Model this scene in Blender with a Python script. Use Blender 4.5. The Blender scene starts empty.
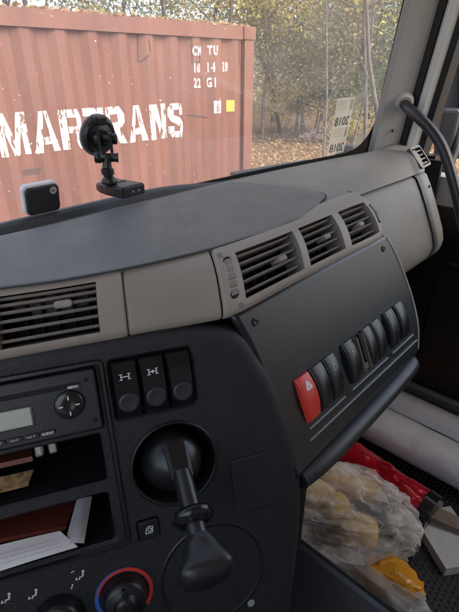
import bpy, bmesh, math, random
import numpy as np
from mathutils import Vector, noise
from mathutils.geometry import tessellate_polygon

# ------------------------------------------------------------------ camera, world, sun, exposure
random.seed(7); rng = np.random.default_rng(7)
scene = bpy.context.scene
col = scene.collection
CAMZ = 2.19                       # phone height above the ground outside (m); cab coordinates below are relative to it
FPX, PITCH, YAW = 450.0, math.radians(-27.7), math.radians(47.0)
cam_data = bpy.data.cameras.new('camera')
cam = bpy.data.objects.new('camera', cam_data); col.objects.link(cam)
cam_data.sensor_fit = 'VERTICAL'; cam_data.sensor_height = 24.0; cam_data.lens = FPX / 612.0 * 24.0
cam_data.clip_start = 0.02; cam_data.clip_end = 2000
cam.location = (0, 0, CAMZ)
cam.rotation_euler = (math.pi / 2 + PITCH, 0, -YAW)
scene.camera = cam

SUN_EL, SUN_AZ = math.radians(45), math.radians(176)    # behind cloud, behind the truck
world = bpy.data.worlds.new('World'); scene.world = world; world.use_nodes = True
wn = world.node_tree; wn.nodes.clear()
sky = wn.nodes.new('ShaderNodeTexSky'); sky.sky_type = 'NISHITA'; sky.sun_disc = False
sky.sun_elevation = SUN_EL; sky.sun_rotation = SUN_AZ; sky.air_density = 1.0; sky.dust_density = 4.0
hs = wn.nodes.new('ShaderNodeHueSaturation'); hs.inputs['Saturation'].default_value = 0.72
bg = wn.nodes.new('ShaderNodeBackground'); bg.inputs['Strength'].default_value = 0.15
wo = wn.nodes.new('ShaderNodeOutputWorld')
wn.links.new(sky.outputs[0], hs.inputs['Color']); wn.links.new(hs.outputs[0], bg.inputs['Color']); wn.links.new(bg.outputs[0], wo.inputs['Surface'])

sd = bpy.data.lights.new('sun', 'SUN'); sd.energy = 1.0; sd.angle = math.radians(60); sd.color = (1.0, 0.96, 0.90)
sun = bpy.data.objects.new('sun', sd); col.objects.link(sun)
sun.rotation_euler = (math.pi / 2 - SUN_EL, 0, math.pi - SUN_AZ)
sun.location = (3, 3, 20)

scene.view_settings.view_transform = 'Standard'; scene.view_settings.look = 'None'
scene.view_settings.gamma = 1.0; scene.view_settings.use_curve_mapping = False
scene.view_settings.exposure = 1.88
scene.render.engine = 'CYCLES'
scene.cycles.use_denoising = True
scene.cycles.max_bounces = 10; scene.cycles.diffuse_bounces = 5; scene.cycles.transparent_max_bounces = 24
scene.cycles.caustics_reflective = False; scene.cycles.caustics_refractive = False

# ------------------------------------------------------------------ pixel helpers (a pixel gives a direction, the surface gives the distance)
A = lambda *p: np.array(p, dtype=float)
def ray(u, v):
    x = (u - 229.5) / FPX; y = -(v - 306) / FPX
    cp, sp = math.cos(PITCH), math.sin(PITCH)
    fw = cp - sp * y; up = sp + cp * y
    c, s = math.cos(YAW), math.sin(YAW)
    return A(x * c + fw * s, -x * s + fw * c, up)
def hit(u, v, p0, n):
    r = ray(u, v); return r * (np.dot(p0, n) / np.dot(r, n))
def hz(u, v, z): r = ray(u, v); return r * (z / r[2])
def hx(u, v, x): r = ray(u, v); return r * (x / r[0])
def hy(u, v, y): r = ray(u, v); return r * (y / r[1])
def nrm(a): a = np.asarray(a, float); return a / np.linalg.norm(a)
def smooth(a, b, x):
    t = min(1, max(0, (x - a) / (b - a))); return t * t * (3 - 2 * t)

# ------------------------------------------------------------------ materials
MATS = {}
def mat(name, color, rough=0.5, spec=0.5, metal=0.0, grain=0, gs=0.15, var=0.0, vs=6.0, coat=0.0, dust=0.0, emit=None):
    if name in MATS: return MATS[name]
    m = bpy.data.materials.new(name); m.use_nodes = True; nt = m.node_tree; N = nt.nodes; L = nt.links
    b = N['Principled BSDF']
    b.inputs['Roughness'].default_value = rough; b.inputs['Metallic'].default_value = metal
    b.inputs['Specular IOR Level'].default_value = spec; b.inputs['Coat Weight'].default_value = coat
    tc = N.new('ShaderNodeTexCoord')
    if emit: b.inputs['Emission Color'].default_value = (*emit[0], 1); b.inputs['Emission Strength'].default_value = emit[1]
    if var or dust:
        nz = N.new('ShaderNodeTexNoise'); nz.inputs['Scale'].default_value = vs; nz.inputs['Detail'].default_value = 6
        L.new(tc.outputs['Object'], nz.inputs['Vector'])
        mp = N.new('ShaderNodeMapRange'); mp.inputs[1].default_value = 0.3; mp.inputs[2].default_value = 0.7
        mp.inputs[3].default_value = 1 - var; mp.inputs[4].default_value = 1 + var
        L.new(nz.outputs['Fac'], mp.inputs[0])
        mx = N.new('ShaderNodeMix'); mx.data_type = 'RGBA'; mx.blend_type = 'MULTIPLY'; mx.inputs[0].default_value = 1
        mx.inputs[6].default_value = (*color, 1); L.new(mp.outputs[0], mx.inputs[7])
        out = mx.outputs[2]
        if dust:                                  # fine pale specks of dust lying on the plastic
            n2 = N.new('ShaderNodeTexNoise'); n2.inputs['Scale'].default_value = 420; n2.inputs['Detail'].default_value = 2
            L.new(tc.outputs['Object'], n2.inputs['Vector'])
            n3 = N.new('ShaderNodeTexNoise'); n3.inputs['Scale'].default_value = 14; n3.inputs['Detail'].default_value = 4
            L.new(tc.outputs['Object'], n3.inputs['Vector'])
            r2 = N.new('ShaderNodeMapRange'); r2.inputs[1].default_value = 0.58; r2.inputs[2].default_value = 0.72; r2.inputs[4].default_value = dust
            L.new(n2.outputs['Fac'], r2.inputs[0])
            r3 = N.new('ShaderNodeMapRange'); r3.inputs[1].default_value = 0.4; r3.inputs[2].default_value = 0.7; r3.inputs[3].default_value = 0.25
            L.new(n3.outputs['Fac'], r3.inputs[0])
            mm = N.new('ShaderNodeMath'); mm.operation = 'MULTIPLY'; L.new(r2.outputs[0], mm.inputs[0]); L.new(r3.outputs[0], mm.inputs[1])
            m2 = N.new('ShaderNodeMix'); m2.data_type = 'RGBA'; L.new(mm.outputs[0], m2.inputs[0]); L.new(out, m2.inputs[6]); m2.inputs[7].default_value = (.35, .33, .30, 1)
            out = m2.outputs[2]
        L.new(out, b.inputs['Base Color'])
    else:
        b.inputs['Base Color'].default_value = (*color, 1)
    if dust:                                      # finger grease and wiped patches
        nr = N.new('ShaderNodeTexNoise'); nr.inputs['Scale'].default_value = 17; nr.inputs['Detail'].default_value = 7; nr.inputs['Roughness'].default_value = .65
        L.new(tc.outputs['Object'], nr.inputs['Vector'])
        rm = N.new('ShaderNodeMapRange'); rm.inputs[1].default_value = .3; rm.inputs[2].default_value = .7; rm.inputs[3].default_value = rough - .06; rm.inputs[4].default_value = rough + .08
        L.new(nr.outputs['Fac'], rm.inputs[0]); L.new(rm.outputs[0], b.inputs['Roughness'])
    if grain:
        g = N.new('ShaderNodeTexNoise'); g.inputs['Scale'].default_value = grain; g.inputs['Detail'].default_value = 3
        L.new(tc.outputs['Object'], g.inputs['Vector'])
        bp = N.new('ShaderNodeBump'); bp.inputs['Strength'].default_value = gs; bp.inputs['Distance'].default_value = 0.6 / grain
        L.new(g.outputs['Fac'], bp.inputs['Height']); L.new(bp.outputs[0], b.inputs['Normal'])
    MATS[name] = m; return m

M_FASC = mat('fascia_plastic', (.315, .275, .235), .46, .45, grain=620, gs=.55, var=.10, vs=9, dust=.10)
M_VENT = mat('vent_plastic', (.22, .195, .17), .5, .4, grain=700, gs=.3, var=.12, vs=20, dust=.25)
M_DTOP = mat('dash_top_plastic', (.200, .182, .160), .5, .45, grain=620, gs=.5, var=.08, vs=7, dust=.12)
M_CONS = mat('console_plastic', (.0115, .0125, .015), .46, .45, grain=800, gs=1.1, var=.14, vs=30, dust=.05)
M_PANEL = mat('switch_panel_plastic', (.0060, .0095, .0135), .30, .5, grain=900, gs=.30, var=.10, vs=12)  # bluish base colour puts the sky's sheen into the plastic
M_BLACK = mat('black_plastic', (.008, .008, .0095), .36, .5, grain=900, gs=.15, var=.15, vs=25, dust=.012)
M_GLOSSB = mat('gloss_black', (.010, .010, .012), .16, .5, var=.1, vs=30)
M_DARK = mat('cavity_plastic', (.010, .010, .010), .7, .3)
M_KNOB = mat('leather_knob', (.016, .016, .017), .30, .5, grain=900, gs=.35, var=.15, vs=40)
M_CHROME = mat('chrome', (.6, .6, .6), .18, .5, metal=1)
M_RED = mat('red_switch', (.62, .045, .028), .38, .5, grain=900, gs=.15, var=.06, vs=40)
M_WHITE = mat('white_print', (.70, .70, .68), .5)
M_GREYP = mat('grey_print', (.30, .30, .30), .5)
M_TRIM = mat('pillar_trim', (.37, .36, .335), .55, .4, grain=500, gs=.3, var=.06, vs=5, dust=.08)
M_CAB = mat('cab_lining', (.60, .59, .56), .8, .3, grain=200, gs=.2, var=.05)
M_FRAME = mat('door_frame_paint', (.58, .58, .55), .38, .5, var=.06, vs=8, coat=.2)
M_RUBBER = mat('rubber_seal', (.012, .012, .012), .6, .3, grain=300, gs=.2)
M_PASS = mat('glovebox_plastic', (.165, .155, .140), .46, .45, grain=620, gs=.5, var=.06, vs=6, dust=.08)
M_MAT = None

def ndeco(m):
    return m.node_tree.nodes, m.node_tree.links, m.node_tree.nodes['Principled BSDF']

def make_mat_rubber():
    m = mat('dash_mat', (.112, .113, .112), .44, .5, var=.07, vs=8, dust=.22)
    N, L, b = ndeco(m)
    tc = N.new('ShaderNodeTexCoord'); mp = N.new('ShaderNodeMapping'); mp.inputs['Scale'].default_value = (430, 330, 1); mp.inputs['Rotation'].default_value = (0, 0, .5)
    L.new(tc.outputs['Object'], mp.inputs['Vector'])
    nz = N.new('ShaderNodeTexNoise'); nz.inputs['Scale'].default_value = 14; L.new(tc.outputs['Object'], nz.inputs['Vector'])
    mx = N.new('ShaderNodeMix'); mx.data_type = 'RGBA'; mx.blend_type = 'ADD'; mx.inputs[0].default_value = 1.1
    L.new(mp.outputs[0], mx.inputs[6]); L.new(nz.outputs['Color'], mx.inputs[7])
    vo = N.new('ShaderNodeTexVoronoi'); vo.voronoi_dimensions = '2D'; vo.inputs['Scale'].default_value = 1.0; vo.inputs['Randomness'].default_value = .12
    L.new(mx.outputs[2], vo.inputs['Vector'])
    bp = N.new('ShaderNodeBump'); bp.inputs['Strength'].default_value = .35; bp.inputs['Distance'].default_value = .0010; bp.invert = True
    L.new(vo.outputs['Distance'], bp.inputs['Height']); L.new(bp.outputs[0], b.inputs['Normal'])
    return m
M_MAT = make_mat_rubber()

def glass_mat(name, film=.05, refl=.9, tint=(1, 1, 1)):
    m = bpy.data.materials.new(name); m.use_nodes = True; N = m.node_tree.nodes; L = m.node_tree.links; N.clear()
    tr = N.new('ShaderNodeBsdfTransparent'); tr.inputs[0].default_value = (*tint, 1)
    gl = N.new('ShaderNodeBsdfGlossy'); gl.inputs['Roughness'].default_value = .02
    fr = N.new('ShaderNodeFresnel'); fr.inputs['IOR'].default_value = 1.45
    mu = N.new('ShaderNodeMath'); mu.operation = 'MULTIPLY'; mu.inputs[1].default_value = refl
    L.new(fr.outputs[0], mu.inputs[0])
    m1 = N.new('ShaderNodeMixShader'); L.new(mu.outputs[0], m1.inputs[0]); L.new(tr.outputs[0], m1.inputs[1]); L.new(gl.outputs[0], m1.inputs[2])
    # film of road dust, strengthened on the windscreen to stand in for haze
    tl = N.new('ShaderNodeBsdfTranslucent'); tl.inputs[0].default_value = (.8, .79, .76, 1)
    df = N.new('ShaderNodeBsdfDiffuse'); df.inputs[0].default_value = (.8, .79, .76, 1)
    m2 = N.new('ShaderNodeMixShader'); m2.inputs[0].default_value = .35; L.new(tl.outputs[0], m2.inputs[1]); L.new(df.outputs[0], m2.inputs[2])
    tc = N.new('ShaderNodeTexCoord'); nz = N.new('ShaderNodeTexNoise'); nz.inputs['Scale'].default_value = 5; nz.inputs['Detail'].default_value = 7; nz.inputs['Roughness'].default_value = .65
    L.new(tc.outputs['Object'], nz.inputs['Vector'])
    r = N.new('ShaderNodeMapRange'); r.inputs[1].default_value = .3; r.inputs[2].default_value = .75; r.inputs[3].default_value = film * .6; r.inputs[4].default_value = film * 1.5
    L.new(nz.outputs['Fac'], r.inputs[0])
    # small specks
    n2 = N.new('ShaderNodeTexNoise'); n2.inputs['Scale'].default_value = 160; n2.inputs['Detail'].default_value = 1; L.new(tc.outputs['Object'], n2.inputs['Vector'])
    r2 = N.new('ShaderNodeMapRange'); r2.inputs[1].default_value = .72; r2.inputs[2].default_value = .78; r2.inputs[4].default_value = film * 3
    L.new(n2.outputs['Fac'], r2.inputs[0])
    ad = N.new('ShaderNodeMath'); ad.operation = 'ADD'; L.new(r.outputs[0], ad.inputs[0]); L.new(r2.outputs[0], ad.inputs[1])
    m3 = N.new('ShaderNodeMixShader'); L.new(ad.outputs[0], m3.inputs[0]); L.new(m1.outputs[0], m3.inputs[1]); L.new(m2.outputs[0], m3.inputs[2])
    o = N.new('ShaderNodeOutputMaterial'); L.new(m3.outputs[0], o.inputs['Surface'])
    return m
M_GLASS = glass_mat('windscreen_glass', .18, .10)
M_SIDEGLASS = glass_mat('side_glass', .025, .25)

# ------------------------------------------------------------------ mesh builder
class MB:
    def __init__(s): s.v = []; s.f = []; s.sm = []
    def add(s, vs, fs, sm=False):
        o = len(s.v); s.v += [tuple(map(float, p)) for p in vs]
        for f in fs: s.f.append(tuple(i + o for i in f)); s.sm.append(sm)
        return s
    def rings(s, rings, closed=True, caps=(True, True), sm=True, capsm=False):
        n = len(rings[0]); vs = [p for r in rings for p in r]; fs = []
        for i in range(len(rings) - 1):
            for j in range(n if closed else n - 1):
                k = (j + 1) % n; fs.append((i * n + j, i * n + k, (i + 1) * n + k, (i + 1) * n + j))
        s.add(vs, fs, sm)
        if caps[0]: s.add(rings[0], [tuple(range(n))[::-1]], capsm)
        if caps[1]: s.add(rings[-1], [tuple(range(n))], capsm)
        return s
    def box(s, c, hx_, hy_, hz_):
        c = A(*c); X, Y, Z = (A(*a) if not np.isscalar(a) else a for a in (hx_, hy_, hz_))
        if np.isscalar(X): X = A(X, 0, 0)
        if np.isscalar(Y): Y = A(0, Y, 0)
        if np.isscalar(Z): Z = A(0, 0, Z)
        vs = [c + a * X + b * Y + d * Z for d in (-1, 1) for b in (-1, 1) for a in (-1, 1)]
        return s.add(vs, [(0, 2, 3, 1), (4, 5, 7, 6), (0, 1, 5, 4), (2, 6, 7, 3), (0, 4, 6, 2), (1, 3, 7, 5)])
    def rprism(s, F, poly, d0, d1, ch=.0015, back=False, seg=2):
        """outline poly (ccw, local u,v) raised from w=d0 to d1 with a rounded front edge"""
        rs = [[F(u, v, d0) for u, v in poly]]
        for k in range(seg + 1):
            a = math.pi / 2 * k / seg
            q = inset(poly, ch * (1 - math.cos(a))); w = d1 - ch + ch * math.sin(a)
            rs.append([F(u, v, w) for u, v in q])
        s.rings(rs, True, (back, True), sm=False); return s
    def tube(s, pts, rad, n=12, caps=(True, True), flat=None):
        pts = [A(*p) for p in pts]; m = len(pts)
        if np.isscalar(rad): rad = [rad] * m
        t = [nrm(pts[min(i + 1, m - 1)] - pts[max(i - 1, 0)]) for i in range(m)]
        ref = A(0, 0, 1) if abs(t[0][2]) < .9 else A(1, 0, 0)
        x = nrm(np.cross(t[0], ref)); rs = []
        for i in range(m):
            x = nrm(x - t[i] * np.dot(x, t[i])); y = np.cross(t[i], x)
            rs.append([pts[i] + rad[i] * (math.cos(a) * x + math.sin(a) * y) for a in np.linspace(0, 2 * math.pi, n, endpoint=False)])
        return s.rings(rs, True, caps)
    def lathe(s, O, U, V, N, prof, n=32, caps=(True, True), sm=True):
        O, U, V, N = map(lambda a: np.asarray(a, float), (O, U, V, N))
        rs = [[O + N * h + r * (math.cos(a) * U + math.sin(a) * V) for a in np.linspace(0, 2 * math.pi, n, endpoint=False)] for r, h in prof]
        return s.rings(rs, True, caps, sm)
    def grid(s, fn, us, vs, skip=None, sm=True, flip=False):
        P = [fn(u, v) for v in vs for u in us]; n = len(us); fs = []
        for j in range(len(vs) - 1):
            for i in range(n - 1):
                if skip and skip((us[i] + us[i + 1]) / 2, (vs[j] + vs[j + 1]) / 2): continue
                f = (j * n + i, j * n + i + 1, (j + 1) * n + i + 1, (j + 1) * n + i)
                fs.append(f[::-1] if flip else f)
        return s.add(P, fs, sm)
    def plate(s, F, outer, holes=(), w=0):
        loops = [[Vector((u, v, 0)) for u, v in outer]] + [[Vector((u, v, 0)) for u, v in h] for h in holes]
        tris = tessellate_polygon(loops); flat = [p for l in loops for p in l]
        fs = []
        for t in tris:
            a, b, c = (flat[i] for i in t)
            cr = (b.x - a.x) * (c.y - a.y) - (b.y - a.y) * (c.x - a.x)
            fs.append(tuple(t) if cr > 0 else tuple(t)[::-1])
        return s.add([F(p.x, p.y, w) for p in flat], fs)
    def well(s, F, hole, w0, depth, ch=.002, closed=True, taper=0.0):
        rs = [[F(u, v, w0) for u, v in hole]]
        q = inset(hole, ch); rs.append([F(u, v, w0 - ch) for u, v in q])
        q2 = inset(hole, ch + taper); rs.append([F(u, v, w0 - depth) for u, v in q2])
        rs = [r[::-1] for r in rs]
        s.rings(rs, True, (False, closed), sm=False); return s
    def build(s, name, m, parent=None, loc=None, **kw):
        V_ = np.array(s.v) + A(0, 0, CAMZ)
        if parent is not None: origin = A(*parent['_o'])
        elif loc is not None: origin = A(*loc) + A(0, 0, CAMZ)
        else: origin = A((V_[:, 0].min() + V_[:, 0].max()) / 2, (V_[:, 1].min() + V_[:, 1].max()) / 2, V_[:, 2].min())
        me = bpy.data.meshes.new(name); me.from_pydata((V_ - origin).tolist(), [], s.f)
        me.polygons.foreach_set('use_smooth', s.sm); me.update()
        if m: me.materials.append(m)
        o = bpy.data.objects.new(name, me); col.objects.link(o)
        if parent is not None: o.parent = parent; o['_o'] = tuple(origin)
        else: o.location = origin; o['_o'] = tuple(origin)
        for k, v in kw.items(): o[k] = v
        return o
def obj(name, mb, m, parent=None, **kw): return mb.build(name, m, parent, **kw)
def thing(name, label, cat, loc, group=None):
    o = bpy.data.objects.new(name, None); col.objects.link(o); o.empty_display_size = .05
    w = A(*loc) + A(0, 0, CAMZ); o.location = w; o['_o'] = tuple(w); o['label'] = label; o['category'] = cat
    if group: o['group'] = group
    return o
def tag(o, label, cat, group=None):
    o['label'] = label; o['category'] = cat
    if group: o['group'] = group
    return o
def area(p): return sum(p[i][0] * p[(i + 1) % len(p)][1] - p[(i + 1) % len(p)][0] * p[i][1] for i in range(len(p))) / 2
def inset(poly, d):
    if d == 0: return list(poly)
    n = len(poly); out = []; sg = 1 if area(poly) > 0 else -1
    for i in range(n):
        a, b, c = A(*poly[i - 1]), A(*poly[i]), A(*poly[(i + 1) % n])
        e1, e2 = b - a, c - b
        if np.linalg.norm(e1) < 1e-9 or np.linalg.norm(e2) < 1e-9: out.append(tuple(b)); continue
        e1, e2 = nrm(e1), nrm(e2); n1 = A(-e1[1], e1[0]) * sg; n2 = A(-e2[1], e2[0]) * sg
        m_ = n1 + n2; l = np.dot(m_, m_)
        out.append(tuple(b + (m_ * (2 * d / l) if l > .3 else n1 * d)))
    return out
def rrect(u0, v0, u1, v1, r=.003, k=4):
    if u0 > u1: u0, u1 = u1, u0
    if v0 > v1: v0, v1 = v1, v0
    out = []
    for cx, cy, a0 in ((u1 - r, v0 + r, -90), (u1 - r, v1 - r, 0), (u0 + r, v1 - r, 90), (u0 + r, v0 + r, 180)):
        for i in range(k + 1):
            a = math.radians(a0 + 90 * i / k); out.append((cx + r * math.cos(a), cy + r * math.sin(a)))
    return out
def circ(cu, cv, r, n=40): return [(cu + r * math.cos(a), cv + r * math.sin(a)) for a in np.linspace(0, 2 * math.pi, n, endpoint=False)]
def frame(O, U, V, N):
    O, U, V, N = map(lambda a: np.asarray(a, float), (O, U, V, N))
    return lambda u, v, w=0.0: O + U * u + V * v + N * w
def catmull(pts, k=8):
    pts = [A(*p) for p in pts]; P = [2 * pts[0] - pts[1]] + pts + [2 * pts[-1] - pts[-2]]; out = []
    for i in range(1, len(P) - 2):
        for j in range(k):
            t = j / k; a, b, c, d = P[i - 1:i + 3]
            out.append(.5 * (2 * b + (c - a) * t + (2 * a - 5 * b + 4 * c - d) * t * t + (3 * b - a - 3 * c + d) * t ** 3))
    return out + [pts[-1]]
def text2d(s, size, offset=0.0, space=1.0):
    """flat outline of a word: verts, faces in its own plane, origin at the lower left"""
    cu = bpy.data.curves.new('t', 'FONT'); cu.body = s; cu.size = size; cu.offset = offset; cu.resolution_u = 3; cu.space_character = space
    o = bpy.data.objects.new('t', cu); col.objects.link(o)
    bpy.context.view_layer.update()
    dg = bpy.context.evaluated_depsgraph_get(); me = bpy.data.meshes.new_from_object(o.evaluated_get(dg))
    vs = [(v.co.x, v.co.y) for v in me.vertices]; fs = [tuple(p.vertices) for p in me.polygons]
    bpy.data.objects.remove(o); bpy.data.curves.remove(cu); bpy.data.meshes.remove(me)
    return vs, fs
def put_text(mb, F, s, u, v, size, w=.0004, offset=0.0, sx=1.0, mirror=False):
    vs, fs = text2d(s, size, offset)
    if not vs: return 0
    W_ = max(p[0] for p in vs)
    q = [F(u + (W_ - p[0] if mirror else p[0]) * sx, v + p[1], w) for p in vs]
    mb.add(q, [f[::-1] for f in fs] if mirror else fs); return W_ * sx

# ------------------------------------------------------------------ key planes of the dashboard
b_, a_ = math.radians(28), math.radians(20)
KN = A(-math.sin(b_) * math.cos(a_), -math.cos(b_) * math.cos(a_), math.sin(a_))      # radio console faces the driver
KU = A(math.cos(b_), -math.sin(b_), 0); KV = np.cross(KN, KU)
KP = A(.15986, .31743, -.23821)
K = frame(KP, KU, KV, KN)
def kuv(u, v): h = hit(u, v, KP, KN) - KP; return (float(np.dot(h, KU)), float(np.dot(h, KV)))
t_ = math.radians(25)
PN = A(0, -math.cos(t_), math.sin(t_)); PW = A(0, math.sin(t_), math.cos(t_)); PC = A(.29944, .18962, -.36823)
PF = frame(A(0, PC[1], PC[2]), (1, 0, 0), PW, PN)                                        # switch panel: u = x
def ws_y(x, z=-.19): return .612 - .085 * (x - .5) ** 2 - (z + .19) * .16                   # windscreen sheet
FLOOR = -1.05
XR, XL = 1.22, -.50                                                                        # inner faces of the doors

# ================================================================== OUTSIDE: ground, container, trees
def ground_mat():
    m = bpy.data.materials.new('leafy_ground'); m.use_nodes = True; N, L, b = ndeco(m)
    b.inputs['Roughness'].default_value = .95
    tc = N.new('ShaderNodeTexCoord')
    n1 = N.new('ShaderNodeTexNoise'); n1.inputs['Scale'].default_value = 9; n1.inputs['Detail'].default_value = 10; n1.inputs['Roughness'].default_value = .75
    L.new(tc.outputs['Object'], n1.inputs['Vector'])
    cr = N.new('ShaderNodeValToRGB'); e = cr.color_ramp.elements
    e[0].position = .30; e[0].color = (.05, .036, .022, 1); e[1].position = .72; e[1].color = (.42, .27, .10, 1)
    k = e.new(.5); k.color = (.22, .12, .05, 1)
    L.new(n1.outputs['Fac'], cr.inputs[0]); L.new(cr.outputs[0], b.inputs['Base Color'])
    bp = N.new('ShaderNodeBump'); bp.inputs['Strength'].default_value = .8; bp.inputs['Distance'].default_value = .05
    L.new(n1.outputs['Fac'], bp.inputs['Height']); L.new(bp.outputs[0], b.inputs['Normal'])
    return m
g = MB(); S = 400
g.grid(lambda x, y: A(x, y, -CAMZ + (.10 * noise.noise((x * .15, y * .15, 3)) if abs(x) < 60 and abs(y) < 60 else 0)),
       sorted(set([-S, -150, -60] + list(range(-56, 60, 4)) + [60, 150, S])), sorted(set([-S, -150, -60] + list(range(-56, 60, 4)) + [60, 150, S])))
go = g.build('ground', ground_mat(), loc=(0, 0, -CAMZ)); go['kind'] = 'structure'

# --- shipping container
CT = .40
CA = hz(254.5, 27, CT); CB = hz(0, 5, CT)
ctop = CT; CX = nrm(A(CA[0] - CB[0], CA[1] - CB[1], 0)); CZ = A(0, 0, 1); CN = A(CX[1], -CX[0], 0)   # CN points at the truck
CH = 2.59; C0 = A(CA[0], CA[1], ctop - CH)           # lower right corner of the visible side
CL, CWD = 6.06, 2.44
CF = frame(C0, CX, CZ, CN)                           # u: negative to the left, v: height, w: out towards the truck
def container_mat():
    m = bpy.data.materials.new('container_paint'); m.use_nodes = True; N, L, b = ndeco(m)
    b.inputs['Roughness'].default_value = .62
    tc = N.new('ShaderNodeTexCoord')
    n1 = N.new('ShaderNodeTexNoise'); n1.inputs['Scale'].default_value = 2.2; n1.inputs['Detail'].default_value = 8; n1.inputs['Roughness'].default_value = .65
    mp = N.new('ShaderNodeMapping'); mp.inputs['Scale'].default_value = (1.2, 1.2, .35)
    L.new(tc.outputs['Object'], mp.inputs['Vector']); L.new(mp.outputs[0], n1.inputs['Vector'])
    cr = N.new('ShaderNodeValToRGB'); e = cr.color_ramp.elements
    e[0].position = .3; e[0].color = (.116, .043, .028, 1); e[1].position = .7; e[1].color = (.190, .080, .052, 1)
    L.new(n1.outputs['Fac'], cr.inputs[0])
    # rust streaks and chips
    n2 = N.new('ShaderNodeTexNoise'); n2.inputs['Scale'].default_value = 7; n2.inputs['Detail'].default_value = 10; n2.inputs['Roughness'].default_value = .8
    m2 = N.new('ShaderNodeMapping'); m2.inputs['Scale'].default_value = (1.9, 1.9, .22)
    L.new(tc.outputs['Object'], m2.inputs['Vector']); L.new(m2.outputs[0], n2.inputs['Vector'])
    r = N.new('ShaderNodeMapRange'); r.inputs[1].default_value = .52; r.inputs[2].default_value = .72; r.inputs[4].default_value = .7
    L.new(n2.outputs['Fac'], r.inputs[0])
    mx = N.new('ShaderNodeMix'); mx.data_type = 'RGBA'; L.new(r.outputs[0], mx.inputs[0]); L.new(cr.outputs[0], mx.inputs[6]); mx.inputs[7].default_value = (.15, .055, .03, 1)
    # pale chips where paint flaked
    n3 = N.new('ShaderNodeTexNoise'); n3.inputs['Scale'].default_value = 34; n3.inputs['Detail'].default_value = 2; L.new(tc.outputs['Object'], n3.inputs['Vector'])
    r3 = N.new('ShaderNodeMapRange'); r3.inputs[1].default_value = .735; r3.inputs[2].default_value = .75; r3.inputs[4].default_value = .8
    L.new(n3.outputs['Fac'], r3.inputs[0])
    mx3 = N.new('ShaderNodeMix'); mx3.data_type = 'RGBA'; L.new(r3.outputs[0], mx3.inputs[0]); L.new(mx.outputs[2], mx3.inputs[6]); mx3.inputs[7].default_value = (.62, .50, .44, 1)
    L.new(mx3.outputs[2], b.inputs['Base Color'])
    bp = N.new('ShaderNodeBump'); bp.inputs['Strength'].default_value = .25; bp.inputs['Distance'].default_value = .01
    L.new(n2.outputs['Fac'], bp.inputs['Height']); L.new(bp.outputs[0], b.inputs['Normal'])
    return m
M_CONT = container_mat()
def paint_mat(name, c, lo, hi, sc=26):
    m = bpy.data.materials.new(name); m.use_nodes = True; N, L, b = ndeco(m)
    b.inputs['Base Color'].default_value = (*c, 1); b.inputs['Roughness'].default_value = .6
    tc = N.new('ShaderNodeTexCoord'); n1 = N.new('ShaderNodeTexNoise'); n1.inputs['Scale'].default_value = sc; n1.inputs['Detail'].default_value = 8; n1.inputs['Roughness'].default_value = .7
    mp = N.new('ShaderNodeMapping'); mp.inputs['Scale'].default_value = (1, 1, .3)
    L.new(tc.outputs['Object'], mp.inputs['Vector']); L.new(mp.outputs[0], n1.inputs['Vector'])
    r = N.new('ShaderNodeMapRange'); r.inputs[1].default_value = lo; r.inputs[2].default_value = hi; L.new(n1.outputs['Fac'], r.inputs[0])
    L.new(r.outputs[0], b.inputs['Alpha']); return m
M_LETTER = paint_mat('worn_white_paint', (.72, .69, .66), .425, .475)
M_CODE = paint_mat('worn_code_paint', (.70, .67, .64), .38, .50, 45)
cont = thing('shipping_container', 'rusty red corrugated shipping container with worn white block lettering', 'container', C0 + CX * (-CL / 2) - CN * CWD / 2)
PIT = .278; DEP = .036
def corr(u):                                          # trapezoid corrugation depth at u
    p = (u / PIT) % 1.0
    if p < .26: return 0
    if p < .5: return -DEP * (p - .26) / .24
    if p < .76: return -DEP
    return -DEP * (1 - (p - .76) / .24)
brk = []
k0 = int(-CL / PIT) - 1
for k in range(k0, 2):
    for f in (0, .26, .5, .76):
        u = (k + f) * PIT
        if -CL + .14 < u < -.14: brk.append(u)
brk = [-CL + .13] + brk + [-.13]
mb = MB(); mb.grid(lambda u, v: CF(u, v, corr(u) - .02), brk, [.17, 1.0, 1.8, CH - .12], sm=False); obj('side_panel', mb, M_CONT, cont)
mb = MB(); mb.grid(lambda u, v: CF(u, v, -CWD + .02 - corr(u)), brk, [.17, CH - .12], sm=False); obj('side_panel', mb, M_CONT, cont)
for vv, hh, nm in ((.085, .085, 'bottom_rail'), (CH - .06, .06, 'top_rail')):
    for w in (-.05, -CWD + .05):
        mb = MB(); mb.box(CF(-CL / 2, vv, w), CX * (CL / 2 - .16), CN * .045, CZ * hh); obj(nm, mb, M_CONT, cont)
for uu in (-.075, -CL + .075):
    for w in (-.075, -CWD + .075):
        mb = MB(); mb.box(CF(uu, CH / 2, w), CX * .07, CN * .078, CZ * (CH / 2 - .125)); obj('corner_post', mb, M_CONT, cont)
        for vv in (.06, CH - .06):
            mb = MB(); mb.rprism(frame(CF(uu, vv, w - .089), CX, CZ, CN), rrect(-.089, -.06, .089, .06, .008), 0, .178, .006, True); obj('corner_casting', mb, M_CONT, cont)
mb = MB(); mb.box(CF(-CL / 2, CH - .035, -CWD / 2), CX * (CL / 2 - .1), CN * (CWD / 2 - .1), CZ * .02); obj('roof', mb, M_CONT, cont)
mb = MB(); mb.box(CF(-CL / 2, .14, -CWD / 2), CX * (CL / 2 - .1), CN * (CWD / 2 - .1), CZ * .02); obj('floor', mb, M_CONT, cont)
for uu in (-.05, -CL + .05):
    mb = MB(); mb.box(CF(uu, CH / 2, -CWD / 2), CX * .02, CN * (CWD / 2 - .15), CZ * (CH / 2 - .12)); obj('end_panel', mb, M_CONT, cont)

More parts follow.
